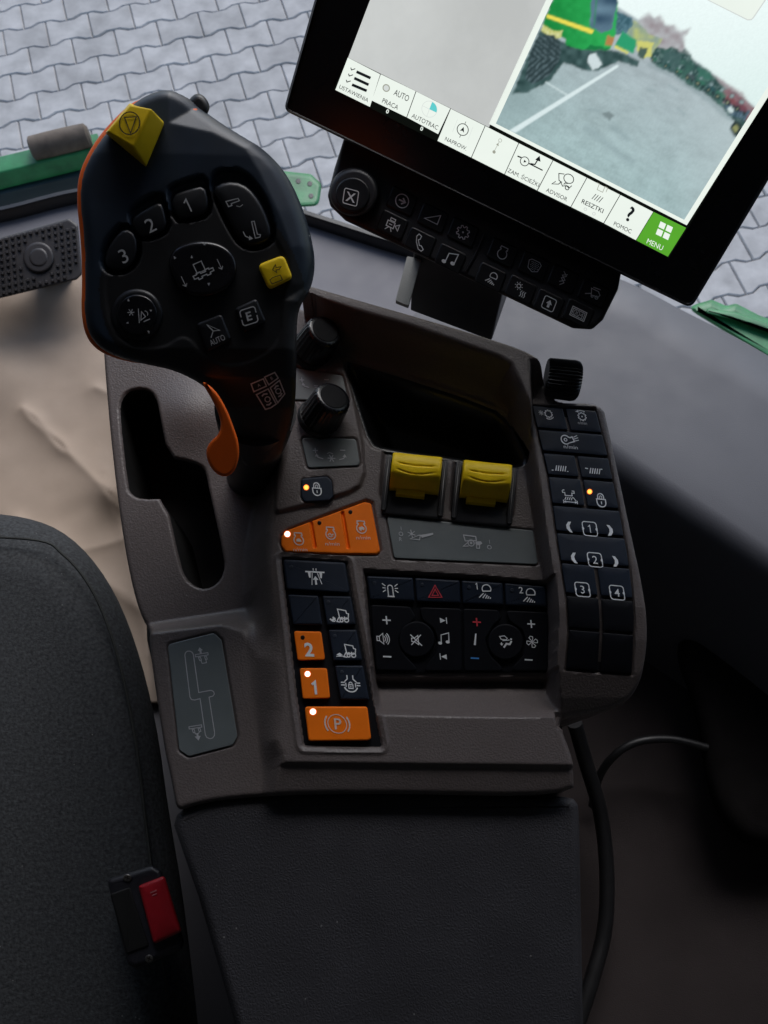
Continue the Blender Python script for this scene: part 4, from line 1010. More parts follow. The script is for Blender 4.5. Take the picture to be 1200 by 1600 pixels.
k4 = [(331, 294), (353, 283), (379, 286), (398, 302), (414, 328), (425, 362), (421, 375), (398, 385), (378, 380), (363, 357), (347, 325)]
pk3 = [(157, 414), (160, 388), (172, 366), (192, 346), (217, 362), (220, 400), (203, 425), (170, 428)]
pk2 = [(199, 338), (206, 322), (228, 308), (250, 299), (262, 325), (266, 360), (238, 374), (214, 374)]
pk1 = [(262, 304), (265, 290), (294, 280), (320, 272), (330, 314), (327, 337), (297, 346), (271, 346)]
pk4 = [(328, 292), (333, 270), (352, 262), (378, 266), (402, 290), (420, 322), (431, 362), (426, 380), (398, 391), (374, 384), (358, 360), (342, 328)]
HP = [hlp(smooth_poly(p, 1)) for p in (pk3, pk2, pk1, pk4)]
pad = hlp(smooth_poly([(160, 425), (200, 370), (262, 330), (330, 300), (400, 330), (440, 385), (455, 430), (440, 470), (440, 540), (370, 575), (318, 558), (290, 520), (255, 545), (205, 545), (170, 510)], 2))
def headz(X, Y):
    H = np.interp(-Y, [-v for v in yk], zk)
    H = H-.42*np.clip(-sdf(crest, X, Y), 0, .02)*1.0
    yt = hl(260, 240)[1]
    H = H-.10*np.clip(Y-yt, 0, 1)
    for p in HP: H = stamp(H, X, Y, p, H-.0042, .0022)
    H = stamp(H, X, Y, pad, H-.0008, .002)
    d = -sdf(HO, X, Y); r = .008
    return H-np.where(d < r, r-np.sqrt(np.maximum(0, r*r-(r-np.clip(d, 0, r))**2)), 0)*.9
def hplace(V): return Ho+V[:, [0]]*He1+V[:, [1]]*He2+V[:, [2]]*PH.n
def hskirt(v):
    c = Ho+He2*(-.02)+He1*.012
    q = (v-c)@PH.n
    r = v-c-np.outer(q, PH.n)
    return c+r*.86+np.outer(q-.03, PH.n)
hd = hfield('head', HO, headz, .0010, NAVY, LEV, skirt=hskirt, place=hplace, smooth=50)
hd.data.materials.append(mat('lever_face_black', (.006, .0065, .008), .45, .12, 2500, .15, 60))
fz = hlp(smooth_poly([(150, 440), (175, 400), (215, 360), (262, 330), (330, 290), (400, 310), (445, 370), (470, 420), (480, 470), (520, 600), (480, 800), (340, 800), (300, 600), (200, 560), (165, 520)], 2))
cc = np.zeros(len(hd.data.polygons)*3); hd.data.polygons.foreach_get('center', cc); cc = cc.reshape(-1, 3)+np.array(hd.location)-Ho
hd.data.polygons.foreach_set('material_index', (sdf(fz, cc@He1, cc@He2) < 0).astype(int))
# orange rear shell showing round the left edge
osh = [(258, 150), (300, 160), (360, 215), (440, 290), (470, 400), (440, 470), (400, 540), (300, 572), (225, 569), (189, 563), (154, 549.5), (134, 527), (126.5, 490), (128.5, 438), (126.5, 377), (119, 308), (125, 263), (152, 215), (184, 180), (212, 155)]
key('rear_shell', PH, smooth_poly(osh, 2), -.045, -.0075, ORANGE2, LEV, fil=False, px=.00034, bev=.004, rings=4, smooth=60)
key('trigger', PH, smooth_poly([(292, 160), (303, 147), (313, 146), (323, 154), (329, 168), (322, 182), (300, 180)], 2), -.02, -.012, BLACK, LEV, fil=False, px=.00034, bev=.003)
# keys
HK = .0006
def hkey(P, h0, h1, m, bev=.0016, sm=1, dome=.0006): return key('key', PH, smooth_poly(P, sm), h0, h1, m, LEV, fil=False, px=.00034, bev=bev, dome=dome, smooth=60)
HB = mat('lever_key_black', (.007, .008, .011), .38, .1, 2200, .15, 80)
kk = hkey(k3, -.006, .0002, HB); text(PH, (193, 400), 22, '3', PRINTD, kk, BH, off=.0012)
kk = hkey(k2, -.006, .0002, HB); text(PH, (235, 352), 22, '2', PRINTD, kk, BH, off=.0012)
kk = hkey(k1_, -.006, .0002, HB); text(PH, (294, 321), 22, '1', PRINTD, kk, BH, off=.0012)
kk = hkey(k4, -.006, .0006, HB, bev=.0024)
zh = lambda x, y: (150+x/3.75, 250+y/3.75)
sym(PH, zh(803, 245), 11, [('c', [(-1, -.1), (.75, -.45), (.9, -.1), (-.3, .25), (-.2, .5), (-.7, .65)], .13), ('l', [(.4, .6), (.9, .75), (1.35, .45)], .1)], PRINTD, kk, ((1, -.05), (.1, 1)), off=.0016)
sym(PH, zh(925, 415), 12, [('c', [(-.3, -1.2), (.05, -1.25), (.45, .45), (.85, .5), (.8, .8), (.2, .95)], .12), ('l', [(-1.4, .1), (-1.1, .7), (-.4, 1.0)], .12), ('f', [(-.6, .6), (-.1, 1.0), (-.65, 1.25)])], PRINTD, kk, ((1, 0), (0, 1)), off=.0016)
kk = key('key', PH, [(402, 414), (443, 398), (458, 435), (420, 454)], -.004, .0030, YELLOW, LEV, r=9, px=.00034, bev=.0016, dome=.0003, smooth=60)
sym(PH, zh(1052, 670), 13, [('l', [(-.75, .6), (-.55, 1.1), (.75, .75), (.55, .1)], .1), ('l', [(-.75, .6), (-.35, .35), (.5, .15)], .1), ('c', [(-.3, -.6), (.1, -1.15), (.15, -.8), (.75, -.85), (.5, -.55), (.1, -.5), (.15, -.2)], .1)], PRINTK, kk, ((1, -.1), (.1, 1)), off=.0036)
kk = key('thumb_pad', PH, smooth_poly([(262, 418), (268, 390), (300, 376), (340, 378), (366, 396), (372, 425), (358, 452), (322, 466), (285, 460)], 2), -.004, .0035, GLOSS, LEV, fil=False, px=.00034, bev=.0022, smooth=60)
zt = zh
sym(PH, (317, 425), 14, [('c', [(-.65, -1.2), (.35, -1.2), (.35, -.1), (-.65, -.1)], .1), ('c', [(-1.2, .0), (-.75, 0), (-.75, -.15), (-.3, -.15), (-.3, .05), (.3, .05), (.3, -.15), (.75, -.15), (.75, .0), (1.2, .0), (1.2, .35), (.75, .35), (.75, .55), (.3, .55), (.3, .4), (-.3, .4), (-.3, .6), (-.75, .6), (-.75, .38), (-1.2, .38)], .12)], PRINTD, kk, BH, off=.0039)
for c, a in (((287, 440), 0), ((343, 413), 0)): sym(PH, c, 9, [('l', [(0, -1), (0, .9)], .13), ('l', [(-.4, .45), (0, .95), (.4, .45)], .13)], PRINTD, kk, BH, off=.0039)
for c, st in ((zh(560, 567), [(-.3, .5), (0, -.6), (.5, .4)]), (zh(660, 728), [(-.5, -.4), (.5, -.5), (.1, .6)]), (zh(635, 492), [(-.4, .4), (.1, -.5), (.5, .5)]), (zh(462, 572), [(-.4, -.5), (.5, .1), (-.2, .6)])):
    sym(PH, c, 4.5, [('f', st)], PRINTD, kk, ((1, 0), (0, 1)), off=.0039)
kk = disc('round_pad', PH, (214, 492), 41, -.004, .0010, HB, LEV, px=.00034, bev=.0022)
disc('round_pad_face', PH, (214, 492), 32, .0008, .0020, GLOSS, kk, px=.00034, bev=.0012)
sym(PH, zh(205, 893), 7, reel, PRINTD, kk, BH, off=.0024)
sym(PH, zh(262, 910), 10, [('l', [(-.7, 1.0), (.1, -1.1)], .13), ('c', [(-.3, .7), (.35, -.5), (.6, .5)], .13), ('l', arc(.7, .05, .45, -70, 60, 6), .12), ('l', [(.0, 1.1), (1.1, 1.1)], .16)], PRINTD, kk, BH, off=.0024)
for c, st in ((zh(190, 820), [(-.4, .5), (-.1, -.6), (.5, .5)]), (zh(320, 882), [(-.5, -.3), (.6, -.3), (.1, .5)]), (zh(185, 952), [(-.6, .3), (.3, -.4), (.4, .4)]), (zh(308, 1008), [(-.5, -.5), (.4, -.4), (.2, .7)])): sym(PH, c, 4, [('f', st)], PRINTD, kk, ((1, 0), (0, 1)), off=.0024)
kk = key('key', PH, [(366, 482), (401, 466), (416, 503), (381, 520)], -.004, .0012, HB, LEV, r=6, px=.00034, bev=.0014, dome=.0003)
sym(PH, (389, 494), 14, [('l', [(-.9, -.15), (-.9, -.6)]+arc(-.6, -.6, .3, 180, 270, 5)+arc(.6, -.6, .3, 270, 360, 5)+[(.9, -.15)], .12), ('l', [(-.9, .15), (-.9, .6)]+arc(-.6, .6, .3, 180, 90, 5)+arc(.6, .6, .3, 90, 0, 5)+[(.9, .15)], .12)], PRINTD, kk, ((.93, -.3), (.25, .95)), off=.0018)
text(PH, (389, 494), 13.5, 'E', PRINTD, kk, ((.93, -.3), (.25, .95)), off=.0018, bold=.02)
kk = key('key', PH, [(306, 506), (346, 490), (362, 530), (324, 550)], -.004, .0012, HB, LEV, r=6, px=.00034, bev=.0014, dome=.0003)
sym(PH, zh(680, 1000), 11, [('c', [(-.7, -.9), (1.1, .0), (.2, .05)], .13), ('l', [(-.7, -.9), (.15, .05), (-.2, 1)], .13)], PRINTD, kk, ((1, -.05), (.05, 1)), off=.0018)
text(PH, zh(711, 1055), 9, 'AUTO', PRINTD, kk, BH, off=.0018, length=25)
# yellow stop button
yb_ = [PH.hit(164, 208, -.002), PH.hit(203, 160, -.002), PH.hit(257, 192, -.002), PH.hit(228, 262, -.002)]
yt_ = [PH.hit(167, 206, .010), PH.hit(204, 164, .010), PH.hit(237, 169, .012), PH.hit(208, 230, .012)]
ym = [PH.hit(257, 192, .004), PH.hit(228, 260, .004)]
import bmesh
bm = bmesh.new()
vv = [bm.verts.new(p) for p in yb_+yt_+ym]
for f in ([4, 5, 6, 7], [0, 1, 5, 4], [1, 2, 8, 6, 5], [0, 4, 7, 9, 3], [6, 8, 9, 7], [2, 3, 9, 8], [3, 2, 1, 0]): bm.faces.new([vv[i] for i in f])
bmesh.ops.recalc_face_normals(bm, faces=bm.faces)
bmesh.ops.bevel(bm, geom=bm.edges[:], offset=.0012, segments=3, affect='EDGES', profile=.6)
yv = [tuple(v.co) for v in bm.verts]; bm.verts.index_update(); yf = [[v.index for v in f.verts] for f in bm.faces]; bm.free()
ybt = mk('stop_button', yv, yf, YELLOW, LEV, 50)
ypl = PL(sum(yt_)/4, np.cross(yt_[2]-yt_[0], yt_[3]-yt_[1]))
if ypl.n[2] < 0: ypl.n = -ypl.n
sym(ypl, (202.5, 192.5), 17.5, [('c', arc(0, 0, .95, n=28), .1), ('c', [(-.42, -.55), (.68, -.45), (-.0, .85)], .1)], PRINTK, ybt, ((.95, -.15), (.1, 1.05)), off=.0006)
# small shine on the right edge, put into a pale tube's colour
tube([PH.hit(462, 381, -.0035), PH.hit(472, 376, -.006), PH.hit(482, 369, -.010)], .0012, mat('pale_shine', (.30, .32, .33), .3), 'seam_shine', LEV, n=6)
# neck key symbols
NP = PL(PH.hit(420, 612, -.008), np.array(PH.n)+np.array([0, -.35, -.1]))
def nsym(pts, closed=True): return ('c', [((x-600)/600., (y-600)/600.) for x, y in pts], .05)
nk = sym(NP, (420, 610), 40, [nsym(p) for p in ([(185, 450), (470, 330), (545, 500), (250, 630)], [(500, 290), (740, 180), (820, 310), (600, 470)], [(310, 700), (585, 565), (775, 920), (640, 1010), (520, 1045)], [(635, 540), (850, 365), (975, 680), (810, 890)])]+[('l', [((x-600)/600, (y-600)/600) for x, y in q], .06) for q in ([(440, 740), (480, 690), (570, 680)], [(540, 940), (610, 935), (660, 880)], [(730, 570), (770, 500), (830, 490)], [(820, 750), (880, 720), (905, 660)])]+[('c', arc(-.05, .35, .1), .04), ('c', arc(.37, .03, .1), .04)], PRINT, hd, ((1, 0), (0, 1)), off=.0032, name='neck_symbols')
text(NP, (404.5, 602), 5, 'A', PRINT, hd, BH, off=.0032); text(NP, (424.5, 591), 5, 'B', PRINT, hd, BH, off=.0032)
# orange paddle and stem
PP = PL(hz(350, 690, Z0+.108), (-.15, -.5, .85))
key('thumb_paddle', PP, smooth_poly([(312, 592), (336, 608), (354, 638), (364, 664), (373, 690), (374, 716), (366, 738), (353, 746), (338, 741), (326, 726), (321, 706), (328, 690), (341, 680), (346, 664), (341, 644), (331, 624)], 2), -.012, 0, ORANGE2, LEV, fil=False, px=.0004, bev=.0018, rings=4, smooth=60)
s0 = hz(392, 752, Z0-.055); s1 = PH.hit(400, 640, -.05)
lathe('stem', s0, s1, [(-.1, .019), (.2, .018), (.5, .020), (.8, .024), (1, .026)], BLACK, LEV, 32)

# ================================================================== TOUCH SCREEN MONITOR
zb_ = Z0+.085
BL, BR = hz(443, 172, zb_), hz(1080, 482, zb_)
me_ = (BR-BL)/np.linalg.norm(BR-BL); mf = np.array([-me_[1], me_[0], 0])
def upv(th): return mf*math.cos(th)+np.array([0, 0, 1])*math.sin(th)
best = None
for d in range(0, 95):
    er = 0
    for P_, want in ((BL, (.27, -.963)), (BR, (.46, -.888))):
        a = np.array(project(P_)); b = np.array(project(P_+upv(R(d))*.03)); v = (b-a)/np.linalg.norm(b-a)
        er += abs(math.atan2(v[1], v[0])-math.atan2(want[1], want[0]))
    if best is None or er < best[0]: best = (er, d)
MT = R(best[1]); print('monitor tilt', best, 'width', np.linalg.norm(BR-BL))
mu = upv(MT); mn = np.cross(me_, mu)
if mn@(CAM-BL) < 0: mn = -mn
MP = PL(BL, mn)
MON = thing('touch_screen_monitor', 'black touch screen monitor with lit menu and rear camera picture', 'monitor', BL+mu*.0)
ext = lambda a, b, t: (a[0]+(b[0]-a[0])*t, a[1]+(b[1]-a[1])*t)
mo = [project(BL), project(BR), project(BR+mu*.235), project(BL+mu*.235)]
BEZ = mat('bezel_black', (.008, .009, .013), .28, .1, 1500, .15, 60)
key('housing', MP, mo, -.032, 0, BEZ, MON, r=14, bev=.0022, rings=4)
rim = fillet([tuple(p) for p in mo], 14); rim = rim if area(rim) > 0 else rim[::-1]
mb = MB(); ri = inset(rim, 5); N = len(rim)
mb.add([MP.hit(x, y, .0002) for x, y in inset(rim, 1.5)]+[MP.hit(x, y, .0012) for x, y in inset(rim, 3)]+[MP.hit(x, y, .0002) for x, y in inset(rim, 5)], [[k*N+i, k*N+(i+1) % N, (k+1)*N+(i+1) % N, (k+1)*N+i] for k in range(2) for i in range(N)])
mb.build('bezel_rim', BEZ, MON, 60)
# the lit screen: every printed element is a flat piece of the picture
SCR = emit('screen_black', (.004, .005, .004), 1)
E = dict(w=emit('screen_white', (.86, .93, .86), 1.0, .03, 30), g=emit('screen_grey', (.60, .62, .61), 1.0, .16, 7), k=emit('screen_ink', (.008, .010, .012), 1), gl=emit('screen_pale', (.66, .70, .68), 1),
         gr=emit('screen_green', (.10, .40, .03), 1, .06, 40), cy=emit('screen_cyan', (.12, .62, .62), 1), ln=emit('screen_line', (.35, .36, .30), 1),
         pv=emit('picture_paving', (.37, .49, .50), 1, .2, 35, (.31, .42, .43)), sk=emit('picture_sky', (.80, .93, .90), 1, .06, 20), gn=emit('picture_green', (.02, .33, .09), 1, .45, 60), dk=emit('picture_dark', (.035, .075, .075), 1, .7, 120, (.10, .17, .15)),
         yl=emit('picture_yellow', (.72, .66, .12), 1, .2, 80), rd=emit('picture_red', (.28, .09, .10), 1, .4, 90), tr=emit('picture_trees', (.26, .20, .22), 1, .3, 110, (.48, .52, .52)), wl=emit('picture_line', (.66, .80, .80), 1), bl=emit('picture_cab', (.06, .12, .19), 1, .5, 70), mg=emit('picture_machines', (.05, .16, .12), 1, .5, 150, (.16, .30, .27)), gl2=emit('picture_pale', (.42, .55, .52), 1), gn2=emit('picture_green_deep', (.015, .22, .07), 1), tr2=emit('picture_twigs', (.42, .40, .42), 1), ash=emit('picture_ash', (.17, .23, .24), 1), ink2=emit('picture_ink', (.02, .04, .045), 1), pv2=emit('picture_paving_dull', (.32, .44, .445), 1), pv3=emit('picture_paving_light', (.40, .53, .53), 1),
         yd=emit('picture_olive', (.40, .46, .16), 1, .4, 130))
scq = [(521, 140), (1045, 403), (1075, 356), (1134, 258), (1204, 146), (1332, -60), (1420, -220), (640, -180), (601, -60), (544, 88)]
def flat(name, P, m, parent, off, sf=MP): return mk(name, [sf.hit(x, y, off) for x, y in P], [list(range(len(P)))], m, parent)
dsp = flat('display', scq, SCR, MON, .0003)
def el(P, m, lv, name='screen_element'): return flat(name, P, E[m], dsp, .0003+.00006*lv)
def es(c, s, st, m='k', lv=4, wd=.12, b=BM): return sym(MP, c, s, st, E[m], dsp, b, wd=wd, off=.0003+.00006*lv, name='screen_symbol')
def et(c, h, t, m='k', lv=4, length=None, bold=0, b=BM): return text(MP, c, h, t, E[m], dsp, b, off=.0003+.00006*lv, length=length, bold=bold, name='screen_lettering')
el([(544, 90), (764, 199), (881, -60), (935, -180), (640, -180), (601, -60)], 'g', 1, 'menu_page')
el([(764, 193.5), (1073, 352), (1134, 255), (1201, 150), (1332, -60), (1430, -220), (940, -180), (881, -60), (825, 60)], 'w', 1, 'picture_frame')
pic = [(774.7, 193), (1069, 343.5), (1128, 253), (1196, 146), (1322, -60), (1400, -180), (948, -180), (892, -60), (864, 0)]
# the rear camera picture: a fine mesh carrying one colour per picture point
prng = np.random.RandomState(7)
def camera_picture():
    nu, nv = 330, 250
    U, Vv = np.meshgrid(np.linspace(0, 1, nu), np.linspace(0, 1, nv))
    c = [(774.7, 193), (1069, 343.5), (1372, -140), (928, -140)]
    PXX = (c[0][0]*(1-U)+c[1][0]*U)*(1-Vv)+(c[3][0]*(1-U)+c[2][0]*U)*Vv
    PYY = (c[0][1]*(1-U)+c[1][1]*U)*(1-Vv)+(c[3][1]*(1-U)+c[2][1]*U)*Vv
    X, Y = (PXX-760)*2.727, PYY*2.727
    wx = X+6*(vnoise(X, Y, 14, 1)-.5)+3*(vnoise(X, Y, 6, 2)-.5); wy = Y+6*(vnoise(X, Y, 14, 3)-.5)+3*(vnoise(X, Y, 6, 4)-.5)
    n1, n2, n3 = vnoise(X, Y, 9, 5), vnoise(X, Y, 22, 6), vnoise(X, Y, 5, 9)
    C = np.zeros(X.shape+(3,))
    def put(col, t): C[:] = C*(1-t[..., None])+np.asarray(col)*t[..., None]
    def poly(L, col, soft=3, rough=True, alpha=1.0):
        d = sdf(L, wx if rough else X, wy if rough else Y); t = np.clip(.5-d/soft, 0, 1)*alpha; put(col, t)
    def mixc(a, b, t): return np.asarray(a)*(1-t[..., None])+np.asarray(b)*t[..., None]
    # yard: paving rows run across, duller near the machines
    ru, rv = X*.89+Y*.46, -X*.46+Y*.89
    row = vnoise(ru, rv*3.2, 30, 11); fine = vnoise(ru, rv*2, 7, 12)
    far = np.clip((rv+120)/520, 0, 1)
    base = mixc((.40, .47, .50), (.36, .49, .50), far)
    base = base*(1+.16*(row-.5)+.12*(fine-.5)*far+.14*(vnoise(X, Y, 60, 13)-.5)+.10*(n3-.5)*far)[..., None]
    C[:] = base
    put((.50, .60, .62), np.clip((X-780)/500, 0, .55)*np.clip((Y-250)/200, 0, 1))
    put((.26, .36, .37), np.exp(-((X-120)**2/150**2+(Y-430)**2/110**2))*.7)
    for a, b, s in (((780, 365), (815, 385), 6), ((815, 465), (840, 485), 6), ((655, 455), (670, 462), 4), ((760, 560), (768, 566), 4), ((430, 545), (500, 600), 18), ((540, 540), (600, 590), 14), ((480, 470), (440, 465), 8), ((690, 380), (720, 390), 6), ((520, 620), (620, 690), 16)):
        ex, ey = b[0]-a[0], b[1]-a[1]; t = np.clip(((X-a[0])*ex+(Y-a[1])*ey)/(ex*ex+ey*ey), 0, 1)
        put((.25, .34, .36), np.exp(-(np.hypot(wx-a[0]-t*ex, wy-a[1]-t*ey)/s)**2)*.5)
    skyc = mixc((.86, .97, .96), (.74, .88, .86), np.clip((Y+0*X)/420, 0, 1))
    poly([(545, 20), (650, 85), (700, 70), (830, 150), (850, 230), (960, 310), (1090, 410), (1150, 462), (1260, 280), (1700, -460), (545, -460)], skyc, 8, False)
    poly([(640, 112), (655, 82), (690, 55), (715, 78), (740, 66), (760, 105), (800, 108), (825, 135), (868, 122), (842, 160), (846, 225), (780, 245), (700, 195)], mixc((.30, .25, .27), (.48, .50, .52), n2), 16, True, .9)
    poly([(820, 225), (850, 205), (872, 235), (885, 262), (915, 278), (900, 300), (830, 260)], (.06, .10, .10), 8, True, .8)
    poly([(940, 300), (1090, 395), (1110, 420), (1000, 370)], (.30, .22, .24), 8, True, .7)
    mach = mixc(mixc((.03, .07, .07), (.05, .13, .11), np.clip(n2*2-.5, 0, 1)), (.17, .27, .26), np.clip((n1-.55)*2, 0, 1))
    poly([(690, 228), (730, 203), (765, 208), (795, 200), (835, 228), (870, 238), (882, 265), (915, 280), (958, 308), (985, 345), (1010, 372), (1060, 395), (1100, 420), (1150, 470), (1072, 590), (1045, 560), (1060, 520), (1005, 462), (940, 404), (900, 386), (820, 335), (795, 312), (740, 290), (700, 262)], mach, 5)
    poly([(760, 215), (830, 225), (822, 290), (795, 310), (745, 288)], (.06, .12, .12), 6, True, .8)
    poly([(900, 285), (960, 310), (955, 345), (905, 330)], (.05, .17, .13), 6, True, .8)
    poly([(1000, 385), (1030, 378), (1095, 415), (1150, 468), (1110, 515), (1060, 460), (1008, 440)], mixc((.18, .08, .10), (.30, .20, .22), n2), 6)
    poly([(1010, 450), (1050, 425), (1085, 460), (1125, 470), (1100, 515), (1040, 490)], mixc((.02, .05, .08), (.14, .22, .28), n3), 6)
    poly(arc(1042, 468, 13), (.62, .75, .75), 5); poly(arc(1066, 548, 25, n=16, ry=33), (.03, .05, .05), 6); poly(arc(1062, 548, 11, n=12, ry=15), (.28, .30, .13), 5)
    poly([(690, 265), (745, 292), (800, 320), (940, 410), (1045, 500), (1040, 520), (930, 425), (790, 330), (690, 280)], (.20, .28, .30), 12, True, .5)
    for k in range(9):                     # tractors and machines parked in a row
        f = k/8; cx, cy = lerp(715, 1085, f**.9), lerp(255, 462, f**1.05); s = lerp(15, 34, f)
        bc = [(.04, .15, .10), (.03, .10, .09), (.05, .19, .12), (.07, .10, .11), (.04, .16, .11), (.03, .09, .10), (.05, .17, .12), (.22, .07, .08), (.17, .06, .08)][k]
        tr = lambda L: [(cx+s*(x*.89-y*.30), cy+s*(x*.46+y*.92)) for x, y in L]
        poly(tr([(-.8, -.1), (-.7, -.55), (.2, -.6), (.75, -.3), (.8, .2), (-.7, .3)]), bc, 4, True, .9)
        poly(tr([(-.55, -.5), (-.45, -1.05), (.1, -1.1), (.2, -.55)]), (.10, .17, .18), 4, True, .85)
        poly(tr([(-.4, -.6), (-.33, -.95), (.02, -1.0), (.08, -.62)]), (.34, .46, .47), 3, True, .7)
        poly([(cx+s*(wx_*.89-wy_*.30)+s*r_*math.cos(q), cy+s*(wx_*.46+wy_*.92)+s*r_*math.sin(q)) for wx_, wy_, r_ in ((-.45, .3, .42),) for q in np.linspace(0, 6.0, 14)], (.025, .045, .05), 4)
        poly([(cx+s*(.55*.89-.38*.30)+s*.28*math.cos(q), cy+s*(.55*.46+.38*.92)+s*.28*math.sin(q)) for q in np.linspace(0, 6.0, 12)], (.025, .045, .05), 4)
        poly([(cx+s*(-.45*.89-.3*.30)+s*.15*math.cos(q), cy+s*(-.45*.46+.3*.92)+s*.15*math.sin(q)) for q in np.linspace(0, 6.0, 10)], (.42, .46, .28), 3, True, .7)
    # second machine with its header
    poly([(600, 75), (640, 90), (700, 150), (752, 165), (735, 195), (690, 245), (640, 205), (600, 140)], mixc((.46, .52, .20), (.25, .34, .30), n2), 5)
    poly([(545, 40), (575, 55), (620, 75), (628, 100), (600, 140), (540, 150)], mixc((.03, .09, .12), (.12, .24, .30), n1), 5)
    poly([(580, 132), (640, 172), (628, 228), (545, 195)], (.03, .34, .16), 5); poly([(640, 172), (712, 182), (700, 240), (660, 250), (640, 212)], (.62, .62, .18), 5); poly([(652, 202), (690, 206), (668, 252), (645, 240)], (.07, .12, .10), 4)
    poly([(548, 192), (606, 222), (602, 230), (545, 203)], (.74, .70, .14), 3, False)
    # near machine: dark undercarriage, wheel, green body, cab, stripe
    poly([(320, 175), (440, 212), (560, 215), (650, 258), (645, 285), (560, 262), (480, 300), (420, 302), (330, 265), (270, 345), (170, 395), (110, 400), (180, 230), (235, 120)], mixc((.02, .05, .05), (.08, .15, .15), n2), 9)
    poly([(285, 0), (318, -72), (590, -120), (560, 0), (548, 150), (525, 212), (430, 215), (345, 195), (330, 160), (240, 112), (252, 70)], mixc((.012, .24, .05), (.03, .42, .10), np.clip((X-250)/300+(n2-.5)*.4, 0, 1)), 5)
    poly([(440, 190), (525, 205), (515, 216), (420, 214)], (.01, .14, .05), 5, True, .8)
    poly([(450, -40), (568, -40), (535, 125), (490, 140), (440, 112)], mixc((.03, .07, .12), (.14, .24, .32), vnoise(X, Y, 40, 21)), 5)
    poly([(468, -40), (476, -40), (462, 110), (456, 110)], (.03, .26, .10), 4, False, .7)
    poly([(258, 60), (458, 128), (450, 145), (256, 75)], (.86, .74, .10), 3, False)
    poly([(238, 104), (290, 130), (325, 132), (320, 158), (285, 165), (235, 130)], mixc((.50, .52, .12), (.70, .72, .40), n1), 4)
    poly([(515, 150), (545, 160), (535, 195), (505, 190)], (.45, .22, .08), 4)
    tread = np.clip(np.sin((wx-250)*.22+np.abs(wy-250)*.25)*.5+.5, 0, 1)*n1
    poly([(225, 150), (290, 150), (320, 200), (310, 260), (265, 325), (195, 358), (165, 330), (190, 210)], mixc((.025, .045, .05), (.12, .18, .20), tread), 6)
    poly([(440, 232), (465, 226), (495, 278), (452, 300), (430, 262)], (.62, .72, .74), 4)
    poly([(97, 556), (555, 276), (566, 283), (122, 567)], (.70, .82, .83), 3, False); poly([(250, 351), (254, 347), (346, 402), (341, 407)], (.62, .74, .75), 3, False)
    poly([(492, 482), (520, 474), (546, 492), (525, 514)], (.20, .26, .27), 5)
    for _ in range(2):
        C[1:-1, 1:-1] = .4*C[1:-1, 1:-1]+.15*(C[:-2, 1:-1]+C[2:, 1:-1]+C[1:-1, :-2]+C[1:-1, 2:])
    C[:] = C*(1+.06*(n3-.5))[..., None]
    V = [MP.hit(x, y, .0003+.00012) for x, y in zip(PXX.ravel(), PYY.ravel())]
    idx = np.arange(nu*nv).reshape(nv, nu)
    q = np.stack([idx[:-1, :-1], idx[:-1, 1:], idx[1:, 1:], idx[1:, :-1]], -1).reshape(-1, 4)
    m = emit('camera_picture', (1, 1, 1), 1); nd = m.node_tree
    at = nd.nodes.new('ShaderNodeAttribute'); at.attribute_name = 'picture'
    nd.links.new(at.outputs['Color'], [n for n in nd.nodes if n.type == 'EMISSION'][0].inputs[0])
    o = mk('camera_picture', V, q, m, dsp)
    ca = o.data.attributes.new('picture', 'FLOAT_COLOR', 'POINT')
    ca.data.foreach_set('color', np.concatenate([np.clip(C.reshape(-1, 3), 0, 1), np.ones((nu*nv, 1))], 1).ravel())
camera_picture()
z5 = lambda L: [(760+x/2.727, y/2.727) for x, y in L]
el(z5([(932, -20), (940, 0), (1112, 87), (1130, 86), (1140, 76), (1198, -10), (1300, -170), (1020, -170)]), 'gl', 6); el(z5([(940, -20), (948, 0), (1113, 82), (1128, 81), (1136, 73), (1192, -10), (1292, -170), (1026, -170)]), 'w', 7)
# soft keys
TT = lambda t: (lerp(543.5, 1021, t), lerp(90, 331, t)); 
def tile(a, b, c, d, m='w'): el([a, b, c, d], m, 2, 'soft_key')
tile((543.5, 90), (594, 116), (578, 167), (524, 140.5)); tile((595, 116), (649.5, 142.5), (635, 183), (581, 157))
tile((650.5, 143), (703.5, 169.5), (684.5, 209.5), (636, 183.5)); tile((704.5, 170), (757.5, 196.5), (736, 246), (683.6, 220))
tile((758.5, 197), (810, 223.5), (788, 272), (737, 246.5)); tile((811, 224), (863.5, 250.5), (839, 297.3), (789, 272.5))
tile((864.5, 251), (916.5, 277.5), (891.5, 323), (840, 298)); tile((917.5, 278), (968.5, 304.2), (943, 348.4), (892.5, 323.5))
tile((969.5, 304.7), (1020.5, 331), (993.5, 375.2), (944, 349)); tile((1021.3, 331.2), (1072, 356), (1043.5, 401), (994.3, 375.6), 'gr')
for (x0, y0), (x1, y1) in (((557, 112), (579, 122)), ((553.5, 122), (576, 132.5)), ((550, 132.3), (573, 142))):
    d = np.array([-.4, .92])*2.2; el([(x0-d[0], y0-d[1]), (x1-d[0], y1-d[1]), (x1+d[0], y1+d[1]), (x0+d[0], y0+d[1])], 'k', 4)
for c in ((551, 108), (547.5, 117.5), (544, 127)): es(c, 4, [('l', [(-.9, -.2), (-.3, .5), (.9, -.6)], .35)])
et((553, 146), 6.2, 'USTAWIENIA', length=50); es((603.5, 137.5), 6, [('f', arc(0, 0, 1))], 'ln'); es((603.5, 137.5), 6, [('f', arc(0, 0, .72))], 'gl', 5)
et((627.5, 149), 9.5, 'AUTO', length=25); et((610, 162.5), 7.5, 'PRACA', length=27); et((605.5, 174), 6, '0', 'w', bold=.03); et((659, 201), 6, '0', 'w', bold=.03)
